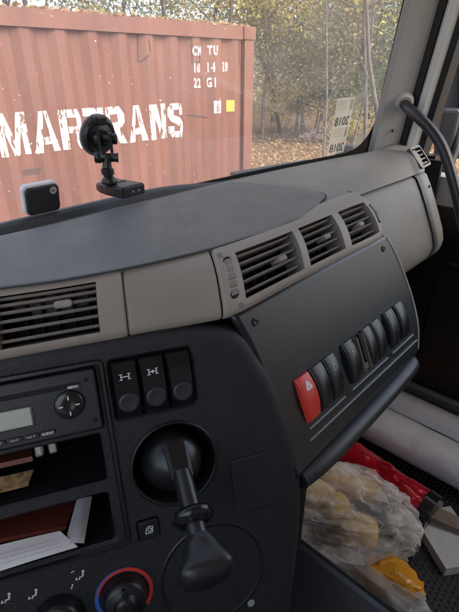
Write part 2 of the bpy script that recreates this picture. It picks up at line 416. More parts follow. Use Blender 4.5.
# lettering laid onto the corrugation: polygons clipped at every fold
def clip(poly, u0, u1):
    def half(p, lim, keep_greater):
        out = []
        for i in range(len(p)):
            a, b = p[i - 1], p[i]; ia = (a[0] >= lim) == keep_greater or a[0] == lim; ib = (b[0] >= lim) == keep_greater or b[0] == lim
            if ia != ib:
                t = (lim - a[0]) / (b[0] - a[0]); out.append((lim, a[1] + t * (b[1] - a[1])))
            if ib: out.append(b)
        return out
    q = half(poly, u0, True)
    return half(q, u1, False) if len(q) > 2 else []
def on_panel(mb, polys, w=.004):
    for p in polys:
        lo, hi = min(x for x, _ in p), max(x for x, _ in p)
        for a, b in zip(brk[:-1], brk[1:]):
            if b < lo or a > hi: continue
            q = clip(p, a, b)
            if len(q) > 2 and abs(area(q)) > 1e-7:
                ca, cb = corr(a + 1e-5), corr(b - 1e-5)
                vs = [CF(u, v, ca + (cb - ca) * (u - a) / (b - a) - .02 + w) for u, v in q]
                f = tuple(range(len(q))); mb.add(vs, [f if area(q) > 0 else f[::-1]])
LET = {  # stencil strokes in a 1 x 1 box
 'M': [[(0, 0), (.2, 0), (.2, 1), (0, 1)], [(.8, 0), (1, 0), (1, 1), (.8, 1)], [(.2, 1), (.2, .62), (.40, 0), (.5, 0), (.5, .36), (.28, 1)], [(.8, 1), (.72, 1), (.5, .36), (.5, 0), (.60, 0), (.8, .62)]],
 'A': [[(0, 0), (.27, 0), (.49, 1), (.33, 1)], [(1, 0), (.73, 0), (.51, 1), (.67, 1)], [(.30, .20), (.70, .20), (.66, .38), (.34, .38)]],
 'R': [[(0, 0), (.28, 0), (.28, 1), (0, 1)], [(.31, .80), (.66, .80), (.80, 1), (.31, 1)], [(.66, .80), (.97, .80), (.80, 1)], [(.70, .80), (.97, .80), (.97, .58), (.70, .58)], [(.31, .42), (.80, .42), (.97, .58), (.31, .58)], [(.45, .42), (.74, .42), (1, 0), (.70, 0)]],
 'T': [[(0, .80), (1, .80), (1, 1), (0, 1)], [(.35, 0), (.65, 0), (.65, .77), (.35, .77)]],
 'N': [[(0, 0), (.25, 0), (.25, 1), (0, 1)], [(.75, 0), (1, 0), (1, 1), (.75, 1)], [(.27, 1), (.27, .62), (.6, 0), (.73, 0), (.73, .38), (.40, 1)]],
 'S': [[(.18, .82), (.82, .82), (.82, 1), (.18, 1)], [(.82, 1), (.82, .82), (1, .68), (1, .86)], [(.70, .84), (.70, .66), (1, .66), (1, .84)], [(0, .84), (0, .60), (.30, .60), (.30, .84)], [(0, .84), (.30, .82), (.18, 1)],
       [(0, .60), (.30, .60), (1, .36), (1, .42), (.72, .58), (.2, .68)], [(0, .60), (.16, .48), (.7, .32), (1, .40), (.30, .62)], [(.70, .40), (.70, .16), (1, .16), (1, .40)], [(.18, 0), (.82, 0), (.82, .18), (.18, .18)], [(.82, 0), (1, .16), (.70, .18)], [(0, .16), (0, .34), (.30, .34), (.30, .16)], [(.18, 0), (.30, .18), (0, .16)]]}
def cpx(u, v): h = hit(u, v, C0, CN) - C0; return float(np.dot(h, CX)), float(h[2])
ub, vb = cpx(185.5, 136.5); _, vt = cpx(183, 103)
ul, _ = cpx(3, 155)
word = 'MARTRANS'; lw = {'M': 1.2, 'A': 1.12, 'R': .98, 'T': .86, 'N': 1.02, 'S': .86}; gap = .12
unit = (ub - ul) / (sum(lw[c] for c in word) + gap * (len(word) - 1)); x = ul
for c in word:
    mb = MB(); on_panel(mb, [[(x + p[0] * lw[c] * unit, vb + p[1] * (vt - vb)) for p in st] for st in LET[c]]); obj('letter', mb, M_LETTER, cont)
    x += (lw[c] + gap) * unit
def code(s, px, py, hpx=9):
    u, v = cpx(px, py); _, v1 = cpx(px, py - hpx)
    mb = MB(); vs, fs = text2d(s, (v1 - v) / .70, .004, 1.22)
    on_panel(mb, [[(u + vs[i][0] * .70, v + vs[i][1]) for i in f] for f in fs]); obj('code_lettering', mb, M_CODE, cont)
code('CM', 194, 55); code('TU', 211, 54.5)
code('10', 194.5, 72); code('14', 210, 71.5); code('28', 225, 71)
code('22', 195, 87.5); code('G1', 210, 87)
for (a, b, c, d), m in (((215.5, 101, 222, 113), M_LETTER), ((229.5, 100.5, 235.5, 111.5), mat('yellow_label', (.50, .34, .06), .5, var=.2))):
    u0, v1 = cpx(a, b); u1, v0 = cpx(c, d); mb = MB(); on_panel(mb, [[(u0, v0), (u1, v0), (u1, v1), (u0, v1)]], .005); obj('label_plate', mb, m, cont)
u0, v0 = cpx(217.3, 111.5); mb = MB(); vs, fs = text2d('6', .115, .004); on_panel(mb, [[(u0 + vs[i][0] * .9, v0 + vs[i][1]) for i in f] for f in fs], .007); obj('label_print', mb, mat('rust_print', (.32, .11, .08), .6), cont)
# dents and torn scratches: thin dark steel scars
M_SCAR = mat('bare_steel_scar', (.055, .032, .026), .7, var=.3, vs=40)
for pts in (((141, 27), (141.5, 60)), ((140.5, 60), (143, 62), (150, 55)), ((193, 25), (194, 62)), ((201, 48), (201, 62), (194, 63)), ((240, 20), (240.5, 66)), ((190, 115), (211, 118)), ((28, 12), (29, 30)), ((150, 40), (152, 52)), ((246, 28), (247, 66))):
    mb = MB(); q = [cpx(*p) for p in pts]
    for (ua, va), (uc, vc) in zip(q[:-1], q[1:]):
        d = nrm(A(uc - ua, vc - va)); n2 = A(-d[1], d[0]) * random.uniform(.004, .007)
        on_panel(mb, [[(ua - n2[0], va - n2[1]), (uc - n2[0], vc - n2[1]), (uc + n2[0], vc + n2[1]), (ua + n2[0], va + n2[1])]], .003)
    obj('scratch', mb, M_SCAR, cont)

# --- leaves
def leaf_mat(name, cols):
    m = bpy.data.materials.new(name); m.use_nodes = True; N, L, b = ndeco(m)
    ge = N.new('ShaderNodeNewGeometry'); cr = N.new('ShaderNodeValToRGB'); e = cr.color_ramp.elements
    e[0].position = 0; e[0].color = (*cols[0], 1); e[1].position = 1; e[1].color = (*cols[-1], 1)
    for i, c in enumerate(cols[1:-1]): k = e.new((i + 1) / (len(cols) - 1)); k.color = (*c, 1)
    L.new(ge.outputs['Random Per Island'], cr.inputs[0]); L.new(cr.outputs[0], b.inputs['Base Color'])
    b.inputs['Roughness'].default_value = .6
    tr = N.new('ShaderNodeBsdfTranslucent'); L.new(cr.outputs[0], tr.inputs[0])
    mx = N.new('ShaderNodeMixShader'); mx.inputs[0].default_value = .45
    L.new(b.outputs[0], mx.inputs[1]); L.new(tr.outputs[0], mx.inputs[2]); L.new(mx.outputs[0], N['Material Output'].inputs['Surface'])
    return m
M_LEAF = {'yellow': leaf_mat('yellow_leaves', [(.52, .41, .13), (.66, .54, .17), (.72, .61, .25), (.54, .50, .22), (.38, .39, .20)]),  # tree leaf colours paled in place of haze in the air
          'green': leaf_mat('green_leaves', [(.15, .20, .12), (.21, .26, .15), (.27, .30, .19), (.24, .26, .19)]),
          'brown': leaf_mat('brown_leaves', [(.30, .27, .19), (.38, .34, .24), (.44, .39, .27), (.27, .27, .21)]),
          'litter': leaf_mat('fallen_leaves', [(.34, .21, .10), (.50, .35, .18), (.60, .44, .24), (.28, .17, .09), (.46, .28, .14)])}
M_BARK = mat('bark', (.12, .105, .09), .9, .2, grain=30, gs=.6, var=.35, vs=5)
M_BARKP = mat('pale_bark', (.11, .10, .09), .9, .2, grain=30, gs=.5, var=.35, vs=6)
def leaf_cloud(P, size, up=0.0):
    """one small bent leaf (two triangles) at every point"""
    n = len(P); P = np.asarray(P)
    d = rng.normal(size=(n, 3)); d /= np.linalg.norm(d, axis=1)[:, None]
    e = rng.normal(size=(n, 3))
    if up: d[:, 2] *= (1 - up); e[:, 2] *= (1 - up)
    d /= np.linalg.norm(d, axis=1)[:, None]
    e -= d * (e * d).sum(1)[:, None]; e /= np.linalg.norm(e, axis=1)[:, None]
    s = size * rng.uniform(.6, 1.35, n)[:, None]
    nn = np.cross(d, e)
    v = np.stack([P - d * s * .5, P + e * s * .32 + nn * s * .08, P + d * s * .5, P - e * s * .32 + nn * s * .08], 1).reshape(-1, 3)
    return v, np.arange(4 * n).reshape(n, 4)
def leaf_obj(name, v, f, m, parent=None, **kw):
    mb = MB(); mb.v = [tuple(p) for p in v]; mb.f = [tuple(int(i) for i in q) for q in f]; mb.sm = [False] * len(f)
    return mb.build(name, m, parent, **kw)

def tree(x, y, h, kind, label, name, spread, low, nleaf, lsize, thick, seed, bark=M_BARK, lean=0.0):
    r = random.Random(seed)
    base = A(x, y, -CAMZ - .05)
    t = thing(name, label, 'tree' if name.endswith('tree') else 'shrub', (x, y, -CAMZ))
    wood = MB(); tips = []
    def limb(p, d, L, rad, lev):
        pts = [p]; n = 6 if lev == 0 else 4; dd = d
        for i in range(n):
            dd = nrm(dd + A(r.gauss(0, .13), r.gauss(0, .13), r.gauss(.02, .06)) * (1 + lev * .8)); pts.append(pts[-1] + dd * L / n)
        rr = [rad * (1 - .72 * i / n) for i in range(n + 1)]
        wood.tube(pts, rr, 7 if lev == 0 else 4, caps=(False, False))
        if lev >= 1: tips.extend(pts[1:] if lev > 1 else pts[2:])
        if lev < 3:
            k = {0: r.randint(9, 12), 1: r.randint(4, 6), 2: 3}[lev]
            for j in range(k):
                f = r.uniform(low if lev == 0 else .25, 1.0); i = min(n - 1, int(f * n)); q = pts[i] + (pts[i + 1] - pts[i]) * (f * n - i)
                a = r.uniform(0, 2 * math.pi); out = A(math.cos(a), math.sin(a), r.uniform(.1, .9) if lev == 0 else r.uniform(-.3, .7))
                limb(q, nrm(out + dd * .4), L * (spread if lev == 0 else .55) * r.uniform(.7, 1.15), rad * (.36 if lev == 0 else .42) * (1.1 - .5 * f), lev + 1)
    if name == 'bush' or name == 'evergreen_bush':
        for j in range(7):
            a = r.uniform(0, 6.28); limb(base + A(math.cos(a), math.sin(a), 0) * .15, nrm(A(math.cos(a) * .5, math.sin(a) * .5, 1)), h * r.uniform(.7, 1), thick * .6, 1)
    else:
        limb(base, nrm(A(lean, r.gauss(0, .03), 1)), h, thick, 0)
    obj('trunk' if name.endswith('tree') else 'stem', wood, bark, t)
    if nleaf:
        T = np.array(tips); idx = rng.integers(0, len(T), nleaf)
        P = T[idx] + rng.normal(size=(nleaf, 3)) * (.16 if kind != 'green' else .22) * (h / 5) ** .5
        P[:, 2] = np.maximum(P[:, 2], -CAMZ + .05)
        v, f = leaf_cloud(P, lsize); leaf_obj('crown', v, f, M_LEAF[kind], t)
    return t
def gp(u, dist):                                    # a spot on the ground in the direction of image column u, dist metres off
    d = ray(u, 75); d = nrm(A(d[0], d[1], 0)); return d[0] * dist, d[1] * dist
TREES = [  # column, distance, height, kind, name, label, spread, low, leaves, leaf size, trunk radius, bark
 (264, 16.0, 8.5, 'yellow', 'maple_tree', 'yellow-leaved tree right beside the container corner', .42, .10, 7000, .11, .065, M_BARK),
 (284, 18.0, 9.0, 'yellow', 'maple_tree', 'golden autumn tree between container corner and the dark green bush', .42, .12, 8000, .12, .075, M_BARK),
 (300, 17.0, 8.0, 'yellow', 'maple_tree', 'pale gold tree leaning over the dark green bush', .42, .10, 7000, .12, .06, M_BARK),
 (316, 17.0, 4.8, 'green', 'evergreen_bush', 'tall dark green bush rising above the leaf-strewn bank', .5, .1, 13000, .095, .035, M_BARK),
 (340, 18.0, 4.2, 'green', 'evergreen_bush', 'dull green bush behind the mirrored year stickers', .5, .1, 10000, .095, .035, M_BARK),
 (364, 17.0, 3.8, 'green', 'evergreen_bush', 'lower green bush at the foot of the windscreen pillar', .5, .1, 8000, .095, .035, M_BARK),
 (278, 17.5, 3.0, 'yellow', 'bush', 'yellow-green thicket at the foot of the golden trees', .5, .1, 5000, .075, .02, M_BARK),
 (306, 19.0, 9.5, 'brown', 'bare_tree', 'thin grey tree with few brown leaves behind dark green bush', .40, .2, 1500, .09, .07, M_BARKP),
 (331, 12.5, 9.0, 'brown', 'bare_tree', 'nearly bare tree with fine twigs in front of the green bushes', .46, .12, 500, .08, .034, M_BARKP),
 (358, 12.8, 9.0, 'brown', 'bare_tree', 'slim bare tree with grey twigs above the year stickers', .46, .12, 500, .08, .030, M_BARKP),
 (376, 13.5, 9.5, 'brown', 'bare_tree', 'bare branching tree beside the windscreen pillar', .46, .12, 700, .08, .06, M_BARK),
 (395, 11.0, 7.5, 'brown', 'bare_tree', 'dark bare tree whose branches cross behind the pillar top', .46, .14, 250, .08, .055, M_BARK),
 (352, 21.0, 9.0, 'yellow', 'maple_tree', 'distant yellow tree glimpsed through bare branches', .40, .12, 3000, .13, .09, M_BARK),
 (275, 23.0, 10, 'green', 'broadleaf_tree', 'distant green tree behind the golden tree', .42, .1, 6000, .15, .11, M_BARK),
 (325, 24.0, 10, 'brown', 'broadleaf_tree', 'distant brown-leaved tree far behind the dark green bush', .42, .1, 3000, .15, .11, M_BARK),
 (400, 23.0, 10, 'green', 'broadleaf_tree', 'distant green tree behind the windscreen pillar', .42, .1, 3500, .15, .11, M_BARK),
 (376, 25.0, 10, 'brown', 'broadleaf_tree', 'far brown tree seen between bare branches near the pillar', .42, .1, 2500, .15, .11, M_BARK),
 (225, 15.0, 9.0, 'yellow', 'maple_tree', 'yellow tree behind the container code end', .42, .18, 5000, .11, .08, M_BARK),
 (175, 14.0, 9.0, 'yellow', 'maple_tree', 'yellow tree showing above the middle of the container', .42, .18, 5000, .11, .08, M_BARK),
 (120, 15.5, 9.0, 'green', 'broadleaf_tree', 'green tree showing above the container lettering', .42, .18, 5000, .11, .09, M_BARK),
 (60, 14.0, 9.0, 'brown', 'broadleaf_tree', 'brown autumn tree showing above the container left part', .42, .18, 4600, .11, .09, M_BARK),
 (5, 15.0, 9.0, 'yellow', 'maple_tree', 'yellow tree above the container beside the first letter', .42, .18, 4400, .11, .09, M_BARK),
 (200, 22.0, 10, 'brown', 'broadleaf_tree', 'distant brown tree behind the yellow trees above container', .42, .1, 5000, .14, .11, M_BARK),
 (95, 22.0, 10, 'brown', 'broadleaf_tree', 'distant brown tree behind the green tree above container', .42, .1, 5000, .14, .11, M_BARK),
 (460, 16.0, 8.0, 'yellow', 'maple_tree', 'yellow tree seen through the side window', .42, .12, 4500, .11, .09, M_BARK),
 (520, 18.0, 9.0, 'brown', 'broadleaf_tree', 'brown tree standing off to the passenger side', .42, .1, 3500, .13, .11, M_BARK),
 (352, 16.0, 1.4, 'yellow', 'bush', 'low yellowish bush beneath the mirrored year stickers', .5, .1, 1800, .06, .02, M_BARK),
]
for i, (u, dist, h, kind, name, label, spread, low, nl, ls, th, bark) in enumerate(TREES):
    x, y = gp(u, dist); tree(x, y, h, kind, label, name, spread, low, nl, ls, th, 100 + i, bark, random.uniform(-.05, .05))
# a far wood closing the view
P = []
for k in range(20000):
    u = random.uniform(-60, 600); d = random.uniform(26, 38); x, y = gp(u, d); P.append((x, y, -CAMZ + abs(random.gauss(0, 1)) * 1.7 + .1))
v, f = leaf_cloud(P, .30); fw = leaf_obj('far_wood', v, f, M_LEAF['brown'], kind='stuff'); tag(fw, 'mass of brownish woodland far behind the trees', 'woodland')
# fallen leaves on the ground and on the container roof edge
P = []
for k in range(22000):
    u = random.uniform(235, 640); d = 3.5 + 16 * random.random() ** .8; x, y = gp(u, d); P.append((x, y, -CAMZ + .10 + random.uniform(-.06, .05)))
v, f = leaf_cloud(P, .10, .75); lo = leaf_obj('fallen_leaves', v, f, M_LEAF['litter'], kind='stuff'); tag(lo, 'fallen orange and tan leaves strewn over the ground', 'leaves')
P = [CF(-random.uniform(.02, CL), CH + abs(random.gauss(0, .012)), -abs(random.gauss(.03, .10)) - .005) for k in range(1300)]
v, f = leaf_cloud(P, .045, .5); lo = leaf_obj('leaf_litter', v, f, M_LEAF['litter'], kind='stuff'); tag(lo, 'dry leaf litter lying along the container roof edge', 'leaves')
# a pale pinkish heap of rubble far off under the bushes
x, y = gp(322, 16.5); mb = MB()
for k in range(9):
    c = A(x + random.gauss(0, .35), y + random.gauss(0, .25), -CAMZ + abs(random.gauss(.08, .12)) + .08); ax = nrm(A(*[random.gauss(0, 1) for _ in range(3)])); bx_ = nrm(np.cross(ax, A(.3, .2, 1))); mb.box(c, ax * random.uniform(.08, .2), bx_ * random.uniform(.06, .13), np.cross(ax, bx_) * .05)
tag(obj('rubble_heap', mb, mat('pink_rubble', (.36, .25, .22), .9, var=.25, vs=3)), 'pale pinkish heap of broken bricks under the bushes', 'rubble', None)['kind'] = 'stuff'

# ================================================================== CAB SHELL
cab = thing('truck_cab', 'truck cab shell with windscreen, light pillar trim and floor', 'truck cab', (.36, -.2, FLOOR))
ZR = .72
# windscreen
PB = A(1.165, ws_y(1.165), -.19); PD = A(-.09, -.16, 1.0)          # foot of the visible pillar's front edge, and its lean
def pil(t, off, dy=0, dx=0): return PB + PD * t + A(dx, -off + dy, 0)
def glass_x(f, z):                                                   # f 0..1 from left pillar to right pillar
    xr = PB[0] + .02 + PD[0] * (z + .19); xl = XL + .055 - PD[0] * (z + .19); return xl + (xr - xl) * f
mb = MB(); mb.grid(lambda f, z: A(glass_x(f, z), ws_y(glass_x(f, z), z), z), np.linspace(0, 1, 25), [-.235, 0, .3, .70], flip=True)
obj('windscreen', mb, M_GLASS, cab)
# black ceramic border round the glass (bottom, right with a rounded corner)
mb = MB(); edge = []
def gpt(x, z, d=.004): return A(x, ws_y(x, z) - d, z)
inner, outer = [], []
for x in np.linspace(XL + .1, 1.045, 30): inner.append((x, -.182)); outer.append((x, -.24))
cx, cz, r = 1.06, -.10, .078
for a in np.linspace(-90, 0, 9)[1:]:
    inner.append((cx + r * math.cos(math.radians(a)), cz + r * math.sin(math.radians(a)))); outer.append((cx + (r + .045) * math.cos(math.radians(a)), cz + (r + .045) * math.sin(math.radians(a))))
for z in np.linspace(-.05, .70, 12):
    xr = PB[0] - .022 + PD[0] * (z + .19); inner.append((xr, z)); outer.append((xr + .045, z))
vs = [gpt(*p) for p in inner] + [gpt(*p) for p in outer]; n = len(inner)
mb.add(vs, [(i, i + 1, n + i + 1, n + i) for i in range(n - 1)], True); obj('glass_border', mb, M_RUBBER, cab)
# pillar trim (cab part), swept profile
def sweep(prof, t0, t1, base=PB, k=8):
    m = MB(); m.rings([[base + PD * t + A(px, py, 0) for px, py in prof] for t in np.linspace(t0, t1, k)], True, (True, True), sm=False); return m
trim = [(-.028, -.004), (-.024, -.018), (-.010, -.034), (.006, -.050), (.012, -.057), (.018, -.061), (.060, -.060), (.065, .0), (.02, .004)]
tr = sweep(trim, -.12, .92); obj('pillar_trim', tr, M_TRIM, cab)
mb = MB(); c = PB + PD * .055 + A(-.004, -.044, 0); mb.lathe(c, nrm(A(.7, .7, 0)), (0, 0, 1), nrm(A(-.7, -.7, 0)), [(.004, 0), (.004, .004)], 10); obj('trim_clip', mb, M_DARK, cab)
sl = sweep([(.020, -.0765), (.020, -.061), (.065, -.060), (.065, -.0765)], -.12, .92); obj('pillar_seal', sl, M_RUBBER, cab)
# roof, rear wall, left side with window, floor, firewall
mb = MB(); mb.box((.36, -.23, ZR + .03), .90, .78, .03); obj('roof_lining', mb, M_CAB, cab)
mb = MB(); mb.box((.36, -1.0, (ZR + FLOOR) / 2), .90, .02, (ZR - FLOOR) / 2); obj('rear_wall', mb, M_CAB, cab)
mb = MB(); mb.box((.36, -.2, FLOOR - .03), .92, .95, .03); obj('cab_floor', mb, M_BLACK, cab)
mb = MB(); mb.box((.36, .70, (FLOOR - .25) / 2), .92, .03, (-.25 - FLOOR) / 2); obj('firewall', mb, M_DARK, cab)
mb = MB(); mb.box((XL - .02, -.15, (FLOOR - .28) / 2), .02, .83, (-.28 - FLOOR) / 2); obj('driver_side_wall', mb, M_CAB, cab)
mb = MB(); mb.box((XL - .02, -.80, .22), .02, .18, .50); mb.box((XL - .02, .46, .22), .02, .06, .50); mb.box((XL - .02, -.08, .68), .02, .53, .04); obj('driver_side_pillar', mb, M_TRIM, cab)
mb = MB(); mb.box((XL - .02, -.11, .18), .002, .51, .455); obj('driver_window', mb, M_SIDEGLASS, cab)
for x_k in (XR + .06, XL - .02):
    mb = MB(); mb.box((x_k, .585, (FLOOR - .20) / 2), .02, .145, (-.20 - FLOOR) / 2); obj('kick_panel', mb, M_CAB if x_k < 0 else M_BLACK, cab)
mb = MB(); mb.box((1.205, .55, -.30), .006, .15, .10); obj('cowl_side', mb, M_DARK, cab)
# engine tunnel between the seats
TF = frame((.0, 0, 0), (1, 0, 0), (0, 0, 1), (0, -1, 0))
prof = [(-.05, FLOOR), (.50, FLOOR), (.462, -.80), (.455, -.76)] + [(.425 + .03 * math.cos(a), -.73 + .03 * math.sin(a)) for a in np.linspace(0, math.pi / 2, 6)] + [(.0, -.70), (-.05, -.75)]
mb = MB(); mb.rings([[A(px, y, pz) for px, pz in prof] for y in (-.62, -.3, 0, .2, .44)][::-1], True, (True, True), sm=False); obj('engine_tunnel', mb, M_BLACK, cab)

# passenger door
door = thing('passenger_door', 'passenger door with pale window frame, dark lower panel and glass', 'door', (XR + .03, -.1, -.95))
fr = sweep([(.028, -.108), (.018, -.098), (.018, -.085), (.026, -.0775), (.075, -.0775), (.080, -.108)], -.12, .92); obj('window_frame', fr, M_FRAME, door)
sl2 = sweep([(.030, -.123), (.027, -.1083), (.078, -.1083), (.080, -.123)], -.12, .92); obj('window_seal', sl2, M_RUBBER, door)
mb = MB(); mb.box((XR + .025, -.14, -.275), .03, .60, .035); obj('window_ledge', mb, M_TRIM, door)
mb = MB(); mb.box((XR + .025, -.14, -.60), .022, .60, .285); obj('door_panel', mb, M_BLACK, door)
mb = MB(); mb.rprism(frame((XR + .004, 0, 0), (0, -1, 0), (0, 0, 1), (-1, 0, 0)), rrect(-.36, -.80, .5, -.45, .03), 0, .018, .008); obj('door_pocket', mb, M_BLACK, door)
mb = MB(); mb.box((XR - .02, -.80 + .1, .22), .0, .0, .0) if False else None
mb = MB(); mb.box((XR + .005, -.72, .24), .03, .05, .48); mb.box((XR - .03, -.15, .70), .03, .55, .03); obj('rear_frame', mb, M_FRAME, door)
mb = MB(); wx = lambda z: PB[0] + .058 + PD[0] * (z + .19)
mb.add([A(wx(-.25), .39, -.25), A(wx(.70), .26, .70), A(wx(.70), -.70, .70), A(wx(-.25), -.70, -.25)], [(0, 1, 2, 3)]); obj('side_window', mb, M_SIDEGLASS, door)
# sill under the door
mb = MB(); mb.tube([A(XR - .005, .62, -.872), A(XR - .005, -.7, -.872)], .011, 10); mb.box((XR + .03, -.05, -.95), .03, .68, .085); obj('door_sill', mb, mat('sill_grey', (.16, .16, .16), .45, grain=400, gs=.2), cab)
mb = MB(); mb.box((XR + .04, .15, .72), .04, .25, .05); obj('roof_rail', mb, M_CAB, cab)

# grab handle on the pillar
gh = thing('grab_handle', 'black curved grab handle bolted to the windscreen pillar', 'handle', hx(402, 104, 1.14))
pts = [hx(404, 104, 1.150), hx(409, 109, 1.118), hx(418, 117, 1.10), hx(430, 129, 1.095), hx(441, 145, 1.09), hx(449, 166, 1.085), hx(456, 192, 1.08), hx(462.5, 220, 1.08), hx(469, 250, 1.085), hx(474, 290, 1.10), hx(476, 330, 1.13), hx(470, 360, 1.18)]
mb = MB(); mb.tube(catmull(pts, 6), .0120, 16); obj('bar', mb, M_BLACK, gh)
c = hx(402, 103, 1.150); d = nrm(pts[1] - pts[0])
mb = MB(); mb.tube([c + A(.035, .01, .004), c + A(.006, -.002, .002), c + A(-.006, -.010, -.002)], [.026, .022, .0175], 18); obj('mount', mb, M_TRIM, gh)

# outside mirror
mir = thing('side_mirror', 'grey truck side mirror with housings on an arm outside the window', 'mirror', hx(446, 165, 1.46))
M_MIR = mat('mirror_housing', (.035, .038, .044), .42, grain=500, gs=.2, var=.06)
def pxbox(u0, v0, u1, v1, xd, yd=.09, r=.03):
    c = hx((u0 + u1) / 2, (v0 + v1) / 2, xd); dist = np.linalg.norm(c)
    hw = (u1 - u0) / FPX * dist * .5; hh = (v1 - v0) / FPX * dist * .5
    n_ = nrm(A(-c[0], -c[1], 0)); u_ = A(-n_[1], n_[0], 0)
    return frame(c, u_, (0, 0, 1), n_), hw, hh
F_, hw, hh = pxbox(449, 52, 486, 146, 1.50); m1 = MB(); m1.rprism(F_, rrect(-hw, -hh, hw, hh, .035, 6), -.07, .03, .03, True, 4); h1 = obj('upper_housing', m1, M_MIR, mir)
F2, hw, hh = pxbox(437, 116, 452, 176, 1.44); m1 = MB(); m1.rprism(F2, rrect(-hw, -hh, hw, hh, .012, 4), -.03, .015, .012, True, 3); obj('lower_housing', m1, M_MIR, mir)
mb = MB(); mb.tube([hx(460, 40, 1.46), hx(462, 100, 1.47), hx(456, 150, 1.44), hx(445, 180, 1.36), hx(441, 188, 1.27)], .011, 8); obj('arm', mb, M_RUBBER, mir)

# windscreen wiper parked outside
wp = thing('windscreen_wiper', 'parked black windscreen wiper lying along the bottom of the glass', 'wiper', A(.6, .66, -.21))
def wpt(x, z, d=.03): return A(x, ws_y(x, z) + d, z)
mb = MB(); mb.tube([hy(214, 188, .66), hy(240, 179, .66), hy(268, 171.5, .65), hy(300, 164.5, .645)], [.008, .007, .006, .005], 8); obj('arm', mb, M_RUBBER, wp)
mb = MB(); mb.tube([hy(u, v, .632) for u, v in ((232, 174.5), (252, 171), (272, 167.5), (290, 164.5), (308, 161.5))], .0055, 6); obj('blade', mb, M_GLOSSB, wp)

# ================================================================== DASHBOARD
dash = thing('dashboard', 'grey and black truck dashboard with vents, switches and radio console', 'dashboard', (.36, .40, -.95))

# ---- fascia band: bottom edge curve B(s), top edge curve T(s), s = image column of the bottom edge
def onK(u, v): return hit(u, v, KP, KN)
def onP(u, v): return hit(u, v, PC, PN)
Bp = [(-160, onK(-160, 393)), (-60, onK(-60, 374)), (0, onK(0, 362.5)), (60, onK(60, 351)), (128, onK(128, 338.5)), (180, onK(180, 328.5)), (228, onK(228, 319)),
      (240, onP(240, 315.5)), (290, onP(290, 288)), (340, onP(340, 262)), (370, onP(375, 245)), (384, onP(390, 237) + A(0, .005, 0)), (391, onP(394, 234.5) + A(.014, .024, 0)), (396, onP(394, 234.5) + A(.022, .06, 0)), (404, onP(394, 234.5) + A(.026, .18, 0))]
ZT = -.163
Tp = [(-160, hz(-160, 303, ZT)), (-60, hz(-60, 292, ZT)), (0, hz(0, 284, ZT)), (60, hz(58, 276, ZT)), (128, hz(120, 265, ZT)), (180, hz(167, 255, ZT)), (228, hz(210, 244, ZT)),
      (240, hz(220, 241, ZT)), (290, hz(266, 226.5, ZT)), (340, hz(311, 208.5, ZT)), (370, A(.604, .334, ZT - .003)), (384, A(.652, .340, ZT - .009)), (391, A(.684, .358, ZT - .015)), (396, A(.697, .384, ZT - .021)), (404, A(.705, .46, ZT - .021))]
def interp(tab, s):
    xs = [t[0] for t in tab]; return A(*[np.interp(s, xs, [t[1][k] for t in tab]) for k in range(3)])
def interps(tab, s, w=7):                      # smoothed
    return sum(interp(tab, s + o) * g_ for o, g_ in ((-w, .25), (0, .5), (w, .25)))
def fas(s, t, d=0.0):
    B, T_ = interps(Bp, s), interps(Tp, s)
    C = B + (T_ - B) * A(.30, .30, 0) + A(0, 0, (T_ - B)[2] * 1.02)
    p = (1 - t) ** 2 * B + 2 * t * (1 - t) * C + t * t * T_
    if d:
        e = .5; p1 = fas(s + e, t); p0 = fas(s - e, t); q1 = fas(s, min(1, t + .02)); q0 = fas(s, max(0, t - .02))
        p = p + nrm(np.cross(p1 - p0, q1 - q0)) * d
    return p
def lin(a, b, n): return list(np.linspace(a, b, n))
def us_with(*brks, step=5):
    out = []
    for a, b in zip(brks[:-1], brks[1:]): out += lin(a, b, max(2, int(abs(b - a) / step) + 1))[:-1]
    return out + [brks[-1]]
def bez(lo, hi, ts): return [lo + (hi - lo) * t for t in ts]
TV = [0, .012] + lin(.05, 1, 22)
def fascia_piece(s0, s1, vents, d=0.0, name='fascia', mat_=M_FASC, tmax=1.0, edge=(1, 1)):
    ss = sorted(set([s0, s1] + [x for v in vents for x in v[:2]]))
    S_ = us_with(*ss, step=4); T_ = sorted(set([0, .03] + [x for v in vents for x in v[2:4]] + lin(.08, tmax, 18)))
    T_ = [t for i, t in enumerate(T_) if i == 0 or t - T_[i - 1] > .004 or any(abs(t - x) < 1e-9 for v in vents for x in v[2:4])]
    lipw = (s1 - s0) * .0
    def fn(s, t):
        dd = d; l = 3.0
        if edge[0] and s - s0 < l: dd -= .004 * (1 - (s - s0) / l) ** 2
        if edge[1] and s1 - s < l: dd -= .004 * (1 - (s1 - s) / l) ** 2
        if t < .05: dd -= .006 * (1 - t / .05) ** 2
        return fas(s, t, dd + 1e-6)
    if edge[0]: S_ = sorted(set(S_ + [s0 + .8, s0 + 1.8, s0 + 3]))
    if edge[1]: S_ = sorted(set(S_ + [s1 - .8, s1 - 1.8, s1 - 3]))
    m = MB(); m.grid(fn, S_, T_, skip=lambda s, t: any(v[0] < s < v[1] and v[2] < t < v[3] for v in vents))
    return obj(name, m, mat_, dash)
LV = (2, 101, .10, .665)
V1, V2, V3 = (246, 304, .12, .66), (310, 345, .12, .66), (350.5, 376.5, .12, .66)
fascia_piece(-160, 129, [LV], .0015)
fascia_piece(129.5, 224, [], .0)
fascia_piece(224.6, 404, [V1, V2, V3], .0015, edge=(1, 0))

